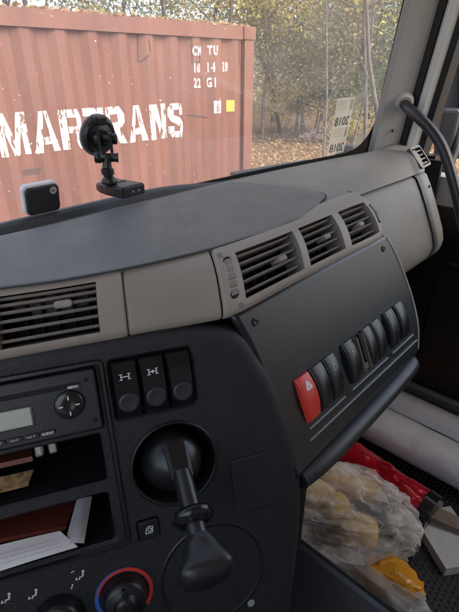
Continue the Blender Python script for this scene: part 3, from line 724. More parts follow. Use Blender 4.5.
def vent(v, nslat, knob_at, knob_t, knob_mat=M_VENT):
    s0, s1, t0, t1 = v
    sm_, tm = (s0 + s1) / 2, (t0 + t1) / 2
    a, b, c = fas(s0, tm), fas(s1, tm), fas(sm_, tm, .001); nn = nrm(fas(sm_, tm, .01) - fas(sm_, tm))
    m = MB()                                       # housing: walls going in and a dark back
    ring = [fas(s, t0, .0012) for s in lin(s0, s1, 10)] + [fas(s1, t, .0012) for t in lin(t0, t1, 8)[1:]] + [fas(s, t1, .0012) for s in lin(s1, s0, 10)[1:]] + [fas(s0, t, .0012) for t in lin(t1, t0, 8)[1:-1]]
    cen = sum(ring) / len(ring)
    ring = [p for p in ring]
    r1 = [p - nn * .030 for p in ring]
    m.rings([ring[::-1], r1[::-1]], True, (False, True), sm=False)
    h = obj('air_vent', m, M_VENT, dash)
    hb = MB(); hb.rings([[p - nn * .0295 for p in ring], [cen + (p - cen) * .98 - nn * .0293 for p in ring]], True, (False, True), sm=False); obj('vent_back', hb, M_DARK, h)
    up = nrm(fas(sm_, t1) - fas(sm_, t0))
    for k in range(nslat):
        t = t0 + (t1 - t0) * (k + .55) / nslat
        sl = MB(); n = 12; rows = []
        tl = nrm(nn * .90 + A(0, 0, 1) * .10)
        for s in lin(s0 + .25, s1 - .25, n):
            p = fas(s, t) - nn * .0045
            th = .0009 * A(0, 0, 1); b3 = .0017 * A(0, 0, 1)
            q = p - tl * .016
            rows.append([p - b3, p - b3 * .5 + nn * .0011, p + b3 * .5 + nn * .0011, p + b3, p + b3 * .6 - tl * .002, q + th, q - th, p - b3 * .6 - tl * .002])
        sl.rings(rows, True, (True, True), sm=False); obj('slat', sl, M_VENT, h)
    # vertical vanes behind
    for k in range(6):
        s = s0 + (s1 - s0) * (k + .5) / 6; vn = MB(); p0, p1 = fas(s, t0 + .01) - nn * .021, fas(s, t1 - .01) - nn * .021
        x_ = nrm(b - a) * .0008
        vn.add([p0 - x_, p0 + x_, p1 + x_, p1 - x_, p0 - x_ - nn * .008, p0 + x_ - nn * .008, p1 + x_ - nn * .008, p1 - x_ - nn * .008], [(0, 1, 2, 3), (0, 4, 5, 1), (1, 5, 6, 2), (2, 6, 7, 3), (3, 7, 4, 0)]); obj('vane', vn, M_DARK, h)
    s = s0 + (s1 - s0) * knob_at; t = t0 + (t1 - t0) * knob_t; p = fas(s, t) - nn * .003
    kb = MB(); x_ = nrm(b - a); kb.rprism(frame(p, x_, nrm(np.cross(nn, x_)), nn), rrect(-.0075, -.0035, .0075, .0035, .0028), -.010, .0042, .0022, True, 3); obj('knob', kb, knob_mat, h)
    return h
vent(LV, 6, .66, .60, mat('vent_tab', (.30, .27, .24), .5, grain=600, gs=.3, var=.15, vs=60))
vent(V1, 5, .72, .42); vent(V2, 5, .66, .46); vent(V3, 5, .50, .40)
# thumbwheels at both ends of the triple vent, and little screws
for (sA, tA, tB) in ((236.5, .16, .64), (380.8, .22, .58)):
    slot = MB(); pa, pb = fas(sA, tA, .0018), fas(sA, tB, .0018); x_ = nrm(fas(sA + 2, .4) - fas(sA - 2, .4)); y_ = nrm(pb - pa); nn = nrm(np.cross(x_, y_))
    L_ = np.linalg.norm(pb - pa); Fq = frame((pa + pb) / 2, x_, y_, nn)
    slot.rprism(Fq, rrect(-.0058, -L_ / 2, .0058, L_ / 2, .0055, 5), -.004, .0012, .0008); hs_ = obj('thumbwheel', slot, M_DARK, dash)
    for k in range(5):
        q = MB(); v0 = -L_ / 2 * .72 + L_ * .72 * k / 4.0
        q.rprism(Fq, rrect(-.0044, v0 - .0033, .0044, v0 + .0033, .001), 0, .0042 - .0018 * abs(k - 2) / 2, .0012); obj('rib', q, M_VENT, hs_)
for s, t in ((231, .70), (241, .08), (231.5, .69)):
    q = MB(); p = fas(s, t, .0017); nn = nrm(fas(s, t, .01) - fas(s, t)); x_ = nrm(fas(s + 1, t) - fas(s - 1, t)); q.lathe(p, x_, np.cross(nn, x_), nn, [(.0028, -.001), (.0028, .0006), (.0020, .0011), (.0010, .0004)], 14); obj('screw', q, M_VENT, dash)

# ---- dash top, continuous from the fascia to the windscreen and over to the passenger side
def tfront(x):
    xs = [p[1][0] for p in Tp]; ys = [p[1][1] for p in Tp]
    return float(np.interp(x, xs[:11], ys[:11]))
CREASE_Y, CREASE_Z = .405, -.212
ZB = -.188
def dtop1(s, t):                                     # driver side and pod, starting from the fascia's top edge
    T_ = interps(Tp, s); xb = T_[0] + .02 * smooth(300, 404, s); yb = ws_y(xb) - .012
    return A(T_[0] + (xb - T_[0]) * t, T_[1] + (yb - T_[1]) * t, T_[2] + (ZB - T_[2]) * smooth(.62, 1, t))
def dtop(x, t):                                      # rounded roll on the passenger side
    yb = ws_y(x) - .012; y = CREASE_Y + (yb - CREASE_Y) * t
    k2 = smooth(.98, 1.08, x); rr = min(1, t / (.55 - .27 * k2)); z = CREASE_Z + (-.184 + .016 * k2 - CREASE_Z) * (1 - (1 - rr) ** 2.2)
    return A(x, y, z + (ZB - z) * smooth(.55, 1.0, t))
TT = [0, .02, .05, .09, .14, .2, .27, .35, .44, .54, .64, .74, .84, .92, 1.0]
mb = MB(); mb.grid(dtop1, lin(-230, 340, 60) + lin(344, 404, 31), TT); mb.grid(lambda x, t: dtop(x, t) + A(0, .16 * (1 - t) * max(0, (x - 1.10) / .098) ** 2.4, 0), lin(.66, 1.198, 28), TT); obj('dash_top', mb, M_DTOP, dash)
# upright dark rim below the glass
mb = MB(); mb.rings([[A(x, ws_y(x) - .016 + dy, z) for dy, z in ((-.004, -.20), (0, -.178 - .012 * smooth(.45, .66, x)), (.004, -.1745 - .014 * smooth(.45, .66, x)), (.012, -.1745 - .014 * smooth(.45, .66, x)), (.012, -.20))] for x in lin(XL, .66, 40)], True, (True, True), sm=False); obj('demister_rim', mb, mat('rim_plastic', (.055, .060, .066), .5, grain=600, gs=.3, var=.1, dust=.1), dash)
# textured inset mat: outline in plan, draped on the top
mo = [hz(u, v, ZT + .002) for u, v in ((-160, 306), (-60, 295), (0, 286.5), (58, 279), (120, 268), (167, 258), (210, 247.5), (250, 234.5), (290, 220), (312, 209.5))]
mo = [(p[0], p[1]) for p in mo] + [(.548, .3335), (.566, .340), (.580, .351), (.586, .366), (.584, .39), (.575, .43), (.563, .475)]
mo = [tuple(p) for p in catmull([(*p, 0) for p in mo], 3)]; mo = [(p[0], p[1]) for p in mo]
mo += [(x, ws_y(x) - .105 + .008 * math.cos(x * 3)) for x in lin(.548, XL + .02, 24)]
def dz(x, y):
    yf = tfront(x); yb = ws_y(x) - .012; t = (y - yf) / (yb - yf)
    return ZT + (ZB - ZT) * smooth(.62, 1, t)
mf = lambda u, v, w=0: A(u, v, dz(u, v) + w)
mb = MB(); mb.rprism(mf, mo, -.003, .0016, .0014, seg=2)
obj('dash_mat', mb, M_MAT, dash)
gr = MB(); q = inset(mo, -.0022); q2 = inset(mo, .0004); gr.rings([[mf(*p, .0006) for p in q], [mf(*p, .0006) for p in q2]], True, (False, False), sm=False); obj('mat_groove', gr, M_DARK, dash)

# ---- passenger face (glovebox) and end cap with vent
def pface(x, t):
    # from the crease down: leaning towards the seat, then tucking under
    pr = [(-.1, CREASE_Y + .06, CREASE_Z + .004), (0, CREASE_Y + .006, CREASE_Z - .004), (.06, CREASE_Y - .003, CREASE_Z - .010), (.25, .383, -.252), (.45, .360, -.298), (.65, .340, -.340), (.78, .332, -.366), (.88, .334, -.388), (.96, .345, -.405), (1.04, .365, -.418), (1.2, .42, -.43)]
    return A(x, np.interp(t, [p[0] for p in pr], [p[1] for p in pr]), np.interp(t, [p[0] for p in pr], [p[2] for p in pr]))
tv = [-.1, 0, .03, .06, .2, .35, .5, .65, .78, .85, .9, .95, 1.0, 1.1, 1.2]
mb = MB(); mb.grid(lambda x, t: pface(x, t), lin(.60, 1.052, 14), tv, flip=True); obj('glovebox_lid', mb, M_PASS, dash)
def pend(x, t):
    p = pface(x, t); return p + A(0, -.003 + .16 * max(0, (x - 1.10) / .098) ** 2.4, .0015)
mb = MB(); mb.grid(pend, lin(1.056, 1.198, 14), tv, flip=True); obj('end_cap', mb, M_PASS, dash)
mb = MB(); mb.lathe(pend(1.10, .20) + A(0, -.001, 0), (1, 0, 0), (0, .2, 1), (0, -1, .2), [(.004, 0), (.003, .0015)], 10); obj('screw', mb, M_DARK, dash)
mb = MB(); mb.grid(lambda x, t: A(x, .42 + (.70 - .42) * t, -.44 - .25 * t), [.25, 1.17], [0, 1], flip=True); obj('dash_underside', mb, M_DARK, dash)
# end vent
c = dtop(1.122, .115) + A(0, .002, .0); x_ = nrm(A(1, .10, 0)); y_ = nrm(dtop(1.122, .22) - dtop(1.122, .02)); y_ = nrm(y_ - x_ * np.dot(x_, y_)); nn = np.cross(x_, y_); c = c + nn * .001
nn = np.cross(x_, y_); EV = frame(c - nn * .0085, x_, y_, nn); w2, h2 = .032, .023
mb = MB(); o_ = rrect(-w2 - .005, -h2 - .005, w2 + .005, h2 + .005, .009, 5); i_ = rrect(-w2, -h2, w2, h2, .004, 5)
mb.plate(EV, o_, [i_], .006); mb.rings([[EV(u, v, -.03) for u, v in o_], [EV(u, v, .006) for u, v in o_]], True, (False, False), sm=False); mb.well(EV, i_, .006, .024, .001); ev = obj('air_vent', mb, M_DARK, dash)
fr_ = MB(); fr_.plate(EV, o_, [i_], .0075); fr_.rings([[EV(u, v, 0) for u, v in o_], [EV(u, v, .0075) for u, v in o_]], True, (False, False), sm=False); obj('vent_frame', fr_, M_DTOP, ev)
for k in range(4):
    sl = MB(); u = -w2 + 2 * w2 * (k + .9) / 4.6; sl.box(EV(0, -h2 + 2 * h2 * (k + .6) / 4.2, .001), x_ * (w2 - .001), y_ * .0012, nn * .004 - y_ * .002); obj('slat', sl, M_VENT, ev)

# ---- radio console face
right = [(.1012, .009), (.1337, -.0019), (.1479, -.0262), (.162, -.0567), (.174, -.1032), (.1815, -.1417), (.1800, -.1838), (.1690, -.2507), (.150, -.33), (.12, -.44)]
rc = [(p[0], p[1]) for p in catmull([(*p, 0) for p in right], 5)]
outer = [(-.42, -.44)] + rc[::-1] + [(.06, .0135), (-.42, .0135)]
h_rad = rrect(-.194, -.0578, .003, .0025, .003); h_t1 = rrect(-.194, -.1105, -.001, -.0605, .004); h_t2 = rrect(-.194, -.172, -.002, -.1185, .006)
h_sw = rrect(.0115, -.056, .0925, .0055, .005); h_so = circ(.061, -.109, .0405, 48); h_bt = rrect(.0155, -.1795, .0385, -.1570, .003)
cons = MB(); cons.plate(K, outer, [h_rad, h_t1, h_t2, h_sw, h_so, h_bt], 0)
rs = []
for k in range(7):
    a = math.pi / 2 * k / 6; q = inset(outer, -.015 * math.sin(a)); rs.append([K(u, v, -.015 * (1 - math.cos(a))) for u, v in q])
q = inset(outer, -.015); rs.append([K(u, v, -.13) for u, v in q])
cons.rings([r for r in rs], True, (False, False), sm=True)
cons.well(K, h_rad, 0, .02, .002); cons.well(K, h_t1, 0, .13, .002); cons.well(K, h_t2, 0, .14, .0025); cons.well(K, h_sw, 0, .012, .0025); cons.well(K, h_bt, 0, .006, .0015)
co = obj('console', cons, M_CONS, dash)
# raised frame round the radio bays
mb = MB(); o_ = rrect(-.21, -.1785, .0095, .0075, .006); i_ = inset(o_, .0055)
mb.rings([[K(*p, 0) for p in o_], [K(*inset(o_, .0012)[i], .0028) for i in range(len(o_))], [K(*inset(o_, .004)[i], .0028) for i in range(len(o_))], [K(*p, 0.0002) for p in i_]], True, (False, False), sm=False); obj('bay_frame', mb, M_BLACK, dash)
# switch bay with three rockers
for k, (ic, u0, u1) in enumerate((('a', .0150, .0375), ('b', .0403, .0628), ('', .0656, .0881))):
    s_ = MB(); pr = [(-.052, .002), (-.047, .006), (-.026, .0075), (-.004, .0045), (.0015, .001)]
    def rk(u, v): return K(u, v, np.interp(v, [p[0] for p in pr], [p[1] for p in pr]))
    pol = rrect(u0, -.052, u1, .0015, .002, 3)
    rs = [[K(u, v, -.011) for u, v in pol], [K(u, v, np.interp(v, [p[0] for p in pr], [p[1] for p in pr]) - .001) for u, v in pol], [rk(u, v) for u, v in inset(pol, .001)]]
    s_.rings(rs, True, (False, False), sm=False)
    ip = inset(pol, .001); us = lin(min(p[0] for p in ip), max(p[0] for p in ip), 3)
    vv = [-.0508] + [p[0] for p in pr[1:-1]] + [.0003]; s_.grid(rk, lin(u0 + .001, u1 - .001, 4), sorted(vv), sm=True)
    so = obj('rocker_switch', s_, M_GLOSSB, dash)
    cu = (u0 + u1) / 2; d_ = MB(); n_ = nrm(rk(cu, -.030) - rk(cu, -.040)); nn = np.cross(KU, n_)
    d_.lathe(rk(cu, -.0365) + KN * .0003, KU, n_, nrm(nn), [(.0092, -.001), (.0092, .0005), (.0086, .0011), (.0070, .0010), (.004, .0007), (.001, .0006)], 28, (False, True)); obj('finger_dish', d_, mat('dish_plastic', (.030, .031, .034), .34, .5), so)
    if ic:
        g_ = MB(); FI = frame(rk(cu, -.012), KU, nrm(rk(cu, -.008) - rk(cu, -.014)), KN)
        for a, b, c, d in ((-.0040, -.0028, -.0032, .0028), (.0032, -.0028, .0040, .0028), (-.0032, -.0004, .0032, .0004), (-.0052, -.0028, -.0022, -.0021), (-.0052, .0021, -.0022, .0028), (.0022, -.0028, .0052, -.0021), (.0022, .0021, .0052, .0028)) + (((-.0009, -.0014, .0009, .0014),) if ic == 'b' else ()):
            g_.add([FI(a, b, .0006), FI(c, b, .0006), FI(c, d, .0006), FI(a, d, .0006)], [(0, 1, 2, 3)])
        obj('axle_symbol', g_, M_WHITE, so)
# gear socket cup
cup = MB(); OC = K(.061, -.109, 0)
cup.lathe(OC, KU, KV, KN, [(.0435, -.0005), (.0430, .0020), (.0415, .0026), (.0400, .0012), (.0385, -.006), (.036, -.022), (.030, -.030), (.01, -.032)], 48, (False, True)); obj('gear_socket', cup, M_BLACK, dash)
# small push switch with a door-lock mark
mb = MB(); mb.rprism(K, rrect(.0172, -.1780, .0368, -.1588, .0015), -.005, .0020, .001); ps = obj('push_switch', mb, M_BLACK, dash)
mb = MB()
def ring2(mb, F, cu, cv, r0, r1, a0, a1, w, n=18):
    an = [math.radians(a) for a in lin(a0, a1, n)]
    vs = [F(cu + r0 * math.cos(a), cv + r0 * math.sin(a), w) for a in an] + [F(cu + r1 * math.cos(a), cv + r1 * math.sin(a), w) for a in an]
    mb.add(vs, [(i, n + i, n + i + 1, i + 1)[::-1] for i in range(n - 1)])
def line2(mb, F, p, q, wd, w):
    d = nrm(A(q[0] - p[0], q[1] - p[1])); e = A(-d[1], d[0]) * wd
    mb.add([F(p[0] - e[0], p[1] - e[1], w), F(q[0] - e[0], q[1] - e[1], w), F(q[0] + e[0], q[1] + e[1], w), F(p[0] + e[0], p[1] + e[1], w)], [(0, 1, 2, 3)])
for p, q in (((.0235, -.1715), (.0300, -.1715)), ((.0300, -.1715), (.0310, -.1655)), ((.0235, -.1715), (.0245, -.1665)), ((.0245, -.1665), (.0270, -.1645)), ((.0270, -.1645), (.0310, -.1655))): line2(mb, K, p, q, .00035, .0024)
ring2(mb, K, .0278, -.1682, .0014, .0021, 0, 360, .0024); obj('lock_symbol', mb, M_WHITE, ps)
# pocket lid
mb = MB(); mb.rprism(K, rrect(.116, -.181, .168, -.121, .004), -.001, .0020, .0016); obj('pocket_lid', mb, M_CONS, dash)
# heater controls
for i, (cu, cv) in enumerate(((-.005, -.228), (-.0655, -.229), (-.126, -.230))):
    kb = MB(); kb.lathe(K(cu, cv, 0), KU, KV, KN, [(.0225, 0), (.0225, .002), (.0205, .010), (.0195, .0135), (.0175, .015), (.0115, .0152), (.0105, .0160), (.0100, .0200), (.0090, .0212), (.004, .0214)], 40, (False, True)); kn = obj('heater_knob', kb, M_BLACK, dash)
    kp = MB(); kp.rprism(frame(K(cu, cv, .0148), KU, KV, KN), rrect(-.0018, -.018, .0018, .018, .0015), 0, .0052, .001); obj('pointer', kp, M_BLACK, kn)
bl = MB(); n = 30
def tap_ring(mb, cu, cv, r0f, r1f, a0, a1, w, n=40):
    an = lin(a0, a1, n); vs = []
    for a in an: vs.append(K(cu + r0f(a) * math.cos(math.radians(a)), cv + r0f(a) * math.sin(math.radians(a)), w))
    for a in an: vs.append(K(cu + r1f(a) * math.cos(math.radians(a)), cv + r1f(a) * math.sin(math.radians(a)), w))
    mb.add(vs, [(i, n + i, n + i + 1, i + 1) if a1 < a0 else (i, i + 1, n + i + 1, n + i)[::-1] for i in range(n - 1)])
tap_ring(bl, -.005, -.228, lambda a: .0242 + .0018 * smooth(170, 60, a), lambda a: .0278, 235, 60, .0006); obj('cold_ring', bl, mat('blue_print', (.03, .13, .45), .5), dash)
bl = MB(); tap_ring(bl, -.005, -.228, lambda a: .0242, lambda a: .0278 - .0020 * smooth(60, 170, a), 165, -42, .0009); obj('warm_ring', bl, mat('red_print', (.55, .03, .025), .5), dash)
ic = MB()
def person(cu, cv, s=1.0, arrow=True):
    ring2(ic, K, cu + .0035 * s, cv + .0045 * s, 0, .0014 * s, 0, 360, .0005)
    line2(ic, K, (cu + .0035 * s, cv + .0028 * s), (cu + .0022 * s, cv - .001 * s), .0009 * s, .0005); line2(ic, K, (cu + .0022 * s, cv - .001 * s), (cu - .0005 * s, cv - .0006 * s), .0007 * s, .0005); line2(ic, K, (cu - .0005 * s, cv - .0006 * s), (cu - .0010 * s, cv - .0034 * s), .0006 * s, .0005)
    if arrow: ic.add([K(cu - .0050 * s, cv - .0030 * s, .0005), K(cu - .0020 * s, cv - .0030 * s, .0005), K(cu - .0035 * s, cv + .0004 * s, .0005)], [(0, 1, 2)])
for (px, py) in ((33, 595), (80, 576), (6, 599)):
    person(*kuv(px, py), .95)
cu, cv = kuv(72, 586); line2(ic, K, (cu - .001, cv - .0025), (cu + .001, cv + .002), .0006, .0005)
cu, cv = kuv(76, 574); line2(ic, K, (cu - .004, cv + .003), (cu - .001, cv + .004), .0005, .0005)
obj('heater_symbols', ic, mat('pink_print', (.62, .55, .55), .5), dash)
# cup-shaped ring low on the console
mb = MB(); mb.lathe(K(.085, -.238, 0), KU, KV, KN, [(.056, 0), (.0552, .0006), (.0540, .0007), (.0528, .0004), (.052, 0)], 48, (False, False)); obj('recess_ring', mb, M_BLACK, dash)
mb = MB(); cu, cv = kuv(251, 603); mb.lathe(K(cu, cv, 0), KU, KV, KN, [(.004, 0), (.004, .001), (.0025, .0015), (.001, .0006)], 14); obj('screw', mb, M_GREYP, dash)

# ---- switch panel pod
pr = catmull([(*p, 0) for p in [(.611, .166), (.6210, .148), (.6325, .112), (.6400, .062), (.6360, .018), (.6180, -.014)]], 5)
def pp(u, v): h = hit(u, v, PC, PN); return (float(h[0]), float(np.dot(h - A(0, PC[1], PC[2]), PW)))
pl_ = [(p[0], p[1]) for p in catmull([(*pp(u, v), 0) for u, v in ((240, 318), (256, 348), (272, 389), (285, 430), (293, 460), (299, 474))], 4)]
pout = [(.6180, -.014)] + [(p[0], p[1]) for p in pr[::-1]][1:] + [(pl_[0][0], .166)] + pl_
mb = MB(); mb.plate(PF, pout, [], 0)
rs = []
for k in range(5):
    a = math.pi / 2 * k / 4; q = inset(pout, -.006 * math.sin(a)); rs.append([PF(u, v, -.006 * (1 - math.cos(a))) for u, v in q])
mb.rings(rs, True, (False, False), sm=True); obj('switch_panel', mb, M_PANEL, dash)
tr_ = MB(); edge = pr
tr_.rings([[PF(p[0] + o[0] * 1.0, p[1] + o[1] * .0, o[2]) for o in ((.0055, 0, -.012), (.0060, 0, -.001), (.0105, 0, -.0015), (.0135, 0, -.008), (.0140, 0, -.14))] for p in edge], False, (False, False), sm=True); obj('panel_edge_trim', tr_, M_FASC, dash)
for u, v in ((.3112, .1534), (.5975, .1548)):
    q = MB(); q.lathe(PF(u, v, 0), (1, 0, 0), PW, PN, [(.0042, 0), (.0042, .0012), (.0032, .0020), (.0022, .0008), (.001, .0007)], 18); obj('screw', q, M_BLACK, dash)
# recessed rows for the rockers
def rocker(u0, u1, v0, v1, m, bulge=.0075, name='rocker_switch', **kw):
    s_ = MB(); n = 14; L_ = v1 - v0
    def prof(f): return .0015 + bulge * math.sin(math.pi * min(1, max(0, .06 + f * .88))) ** .8
    rows = []
    for f in lin(0, 1, n):
        v = v0 + L_ * f; w = prof(f); e = .0022
        rows.append([PF(u0, v, -.004), PF(u0, v, w - e), PF(u0 + e * .4, v, w - e * .3), PF(u0 + e, v, w), PF(u1 - e, v, w), PF(u1 - e * .4, v, w - e * .3), PF(u1, v, w - e), PF(u1, v, -.004)])
    s_.rings(rows, True, (True, True), sm=False)
    o = obj(name, s_, m, dash)
    for p in o.data.polygons: p.use_smooth = True
    o.data.set_sharp_from_angle(angle=math.radians(50))
    for k, v in kw.items(): o[k] = v
    return o, prof
M_ROCK = mat('rocker_plastic', (.010, .012, .0145), .30, .5, grain=900, gs=.2, var=.1, vs=40, dust=.012)
SW = [(.3395, .3640, M_RED), (.3665, .3905, M_ROCK), (.3925, .4165, M_ROCK), (.4365, .4600, M_ROCK), (.4850, .5060, M_ROCK), (.5090, .5320, M_ROCK), (.5480, .5730, M_ROCK), (.5790, .6035, M_ROCK)]
for i, (u0, u1, m) in enumerate(SW):
    kw = {'label': 'red hazard rocker switch with white triangle'} if i == 0 else {}
    o, pf = rocker(u0, u1, .0215, .0735, m, **kw)
    cu = (u0 + u1) / 2; g_ = MB()
    def RF(u, v): f = (v - .0215) / .052; return PF(u, v, pf(f) + .0006)
    if i == 0:
        for a, b in (((-.0048, -.0035), (.0048, -.0035)), ((.0048, -.0035), (0, .0050)), ((0, .0050), (-.0048, -.0035))):
            d = nrm(A(b[0] - a[0], b[1] - a[1])); e = A(-d[1], d[0]) * .0011
            g_.add([RF(cu + p[0] + s * e[0], .0620 + p[1] + s * e[1]) for p, s in ((a, -1), (b, -1), (b, 1), (a, 1))], [(0, 1, 2, 3)])
        g_.add([RF(cu - .002, .0605), RF(cu + .002, .0605), RF(cu, .0640)], [(0, 1, 2)])
        obj('hazard_triangle', g_, M_WHITE, o)
    elif i in (2, 3):
        for a, b in (((-.004, -.003), (.004, -.003)), ((.004, -.003), (.004, .002)), ((.004, .002), (-.002, .003)), ((-.002, .003), (-.004, -.001))) if i == 2 else (((-.003, -.003), (.003, -.001)), ((.003, -.001), (-.003, .001)), ((-.003, .001), (.003, .003))):
            d = nrm(A(b[0] - a[0], b[1] - a[1])); e = A(-d[1], d[0]) * .0005
            g_.add([RF(cu + p[0] + s * e[0], .0600 + p[1] + s * e[1]) for p, s in ((a, -1), (b, -1), (b, 1), (a, 1))], [(0, 1, 2, 3)])
        obj('switch_symbol', g_, M_GREYP, o)
# empty switch bay and blanking frames
mb = MB(); mb.rprism(PF, rrect(.4625, .0225, .4825, .0725, .002), -.001, .0012, .0008); hb = obj('empty_switch_bay', mb, M_DARK, dash)
mb = MB(); mb.box(PF(.4645, .048, .004), (.0012, 0, 0), PW * .024, PN * .004); mb.box(PF(.4800, .048, .004), (.0010, 0, 0), PW * .024, PN * .004); mb.box(PF(.4722, .030, .0025), (.006, 0, 0), PW * .004, PN * .003); obj('bay_bracket', mb, mat('bay_bracket', (.10, .085, .075), .5), hb)
for a, b in ((.3395, .4175), (.4340, .5330), (.5465, .6180)):
    mb = MB(); mb.rprism(PF, rrect(a, .0122, b, .0150, .001), 0, .0022, .0010); obj('trim_line', mb, mat('satin_trim', (.13, .14, .15), .28, .6), dash)
mb = MB(); mb.rprism(PF, rrect(.335, .0005, .624, .0032, .001), 0, .0022, .0010); obj('trim_line', mb, MATS['satin_trim'], dash)
# rounded lower lip (grab rail) of the pod, and the pod belly
mb = MB(); cpts = [PF(.312, -.034, -.010), PF(.36, -.034, -.004), PF(.48, -.032, -.002), PF(.585, -.030, -.004), PF(.606, -.028, -.010), PF(.616, -.026, -.022)]
mb.tube(catmull(cpts, 5), [.0122] * 26, 16); obj('grab_lip', mb, mat('lip_plastic', (.016, .018, .021), .36, .5, grain=800, gs=.3, var=.08, dust=.012), dash)
mb = MB()
bel = [PF(0, -.012, -.001), PF(0, -.022, -.012), PF(0, -.055, -.030), PF(0, -.085, -.060), PF(0, -.10, -.16)]
mb.grid(lambda x, k: A(x, 0, 0) + bel[int(k)], lin(.305, .625, 6), [0, 1, 2, 3, 4], flip=True)
mb.add([A(.625, 0, 0) + p for p in bel] + [A(.625, 0, 0) + PF(0, -.012, -.16)], [(0, 1, 2, 3, 4, 5)]); obj('pod_belly', mb, M_BLACK, dash)
mb = MB(); mb.box((.33, .33, -.57), .10, .09, .17); mb.box((.10, .36, -.62), .20, .06, .14); obj('console_core', mb, M_DARK, dash)

# ================================================================== RADIO
rad = thing('car_radio', 'black single-slot car radio with green-grey display', 'radio', K(-.095, -.058, 0))
mb = MB(); mb.rprism(K, rrect(-.191, -.0562, .0005, .0005, .003), -.018, .0035, .0018); body = obj('faceplate', mb, mat('radio_face', (.014, .0155, .018), .38, .5, grain=900, gs=.2, var=.08, dust=.02), rad)
R0 = lambda u, v, w=0: K(u, v, w + .0035)
mb = MB(); mb.rprism(R0, rrect(-.190, -.0137, -.0135, -.0090, .002), -.001, .0005, .0004); obj('disc_slot', mb, M_DARK, rad)
mb = MB(); mb.rprism(R0, rrect(-.0245, -.0145, -.0125, -.0102, .002), 0, .0014, .0006); mn = obj('menu_button', mb, M_BLACK, rad)
t = MB(); put_text(t, R0, 'MENU', -.0237, -.0134, .0031, .0017, .0001, 1.05); obj('print', t, M_WHITE, mn)
mb = MB(); mb.rprism(R0, rrect(-.160, -.0405, -.0545, -.0215, .0015), -.001, .0006, .0004); fr0 = obj('display_frame', mb, M_GLOSSB, rad)
mb = MB(); mb.rprism(R0, rrect(-.158, -.0390, -.0565, -.0230, .0008), 0, .0010, .0003); obj('display', mb, mat('lcd', (.36, .40, .33), .25, .5, var=.05, vs=30), rad)
KC = (-.0245, -.0275)
mb = MB(); mb.lathe(R0(*KC), KU, KV, KN, [(.0128, 0), (.0128, .003), (.0120, .0046), (.0108, .0050), (.004, .0044), (.001, .0043)], 40, (False, True)); kn = obj('menu_dial', mb, M_GLOSSB, rad)
mb = MB()
for a in (0, 90, 180, 270):
    ca, sa = math.cos(math.radians(a)), math.sin(math.radians(a)); line2(mb, R0, (KC[0] + .0052 * ca, KC[1] + .0052 * sa), (KC[0] + .0088 * ca, KC[1] + .0088 * sa), .00055, .0056)
obj('dial_mark', mb, M_WHITE, kn)
for v in (-.0085, -.0475):
    mb = MB(); mb.lathe(R0(-.0075 if v > -.02 else -.0050, v), KU, KV, KN, [(.0021, 0), (.0021, .0004)], 14); obj('release_hole', mb, M_DARK, rad)
lab = ['4', '5', '6', 'AUDIO']
for k in range(8):
    u1 = -.0395 - .0135 * k; mb = MB(); mb.rprism(R0, rrect(u1 - .0128, -.0515, u1, -.0470, .0018), 0, .0016, .0007); bt = obj('preset_button', mb, M_BLACK, rad)
    if k == 0: t = MB(); put_text(t, R0, 'AUDIO', u1 - .0117, -.0504, .0032, .0019, .00008); obj('print', t, M_WHITE, bt)
    else: t = MB(); line2(t, R0, (u1 - .0100, -.0493), (u1 - .0058, -.0493), .0006, .0018); line2(t, R0, (u1 - .0048, -.0490), (u1 - .0036, -.0490), .0009, .0018); obj('print', t, M_GREYP, bt)
t = MB(); _u, _v = kuv(-8.5, 432.0); put_text(t, R0, 'DAF', _u, _v, .0072, .0004, .0004, 1.15); obj('maker_print', t, M_WHITE, rad)
mb = MB(); mb.rprism(R0, rrect(-.0345, -.0535, -.0095, -.0435, .001), -.001, .0004, .0003); obj('flap', mb, MATS['radio_face'], rad)

# ================================================================== GEAR LEVER
L0 = K(.0615, -.106, -.006)
def on_ray_w(u, v, w):                                   # the point of a pixel's ray that stands w in front of the console face
    r = ray(u, v); return r * ((np.dot(KP, KN) + w) / np.dot(r, KN))
gl = thing('gear_lever', 'black gear lever with squarish leather knob on the console', 'gear lever', L0)
mb = MB(); rD = .0315; prof = [(rD * math.sin(a), rD * math.cos(a)) for a in np.linspace(math.pi * .62, .03, 16)]
mb.lathe(K(.060, -.109, -.014), KU, KV, KN, prof, 40, (False, True)); obj('ball_dome', mb, mat('dome_plastic', (.009, .0095, .011), .32, .5, grain=600, gs=.1), gl)
q0 = on_ray_w(183, 478, .036); q1 = on_ray_w(192, 513, .062); q2 = on_ray_w(199, 540, .082); q3 = on_ray_w(207, 577, .102)
ax = nrm(q3 - q0); su = nrm(KU - ax * np.dot(KU, ax)); sv = np.cross(ax, su)
# boot strip: a tongue bent over the ball from its top to the lever foot
st = MB(); DC = K(.060, -.109, -.014); rows = []
tgt = nrm(q0 - DC); top = nrm(K(.0625, -.085, .010) - DC)
for k, f in enumerate(lin(0, 1, 10)):
    d = nrm(top * (1 - f) + tgt * f); side = nrm(np.cross(d, np.cross(KU, d))); wv = .0120 * (1.0 - .18 * f)
    r0 = rD + .0012 + (np.linalg.norm(q0 - DC) - rD - .004) * f ** 2.2
    rows.append([DC + d * r0 * .9 - side * wv, DC + d * (r0 + .002) - side * wv, DC + d * (r0 + .0035) - side * wv * .7, DC + d * (r0 + .0035) + side * wv * .7, DC + d * (r0 + .002) + side * wv, DC + d * r0 * .9 + side * wv])
st.rings(rows, True, (True, True), sm=False); obj('boot_tongue', st, M_BLACK, gl)
mb = MB(); mb.tube([q0 * 1.15 - q1 * .15, q0 * .8 + q1 * .2, q0 * .5 + q1 * .5, q1, q2], [.0085, .0088, .0088, .0088, .0088], 18); obj('shaft', mb, mat('shaft_black', (.016, .017, .019), .26, .5), gl)
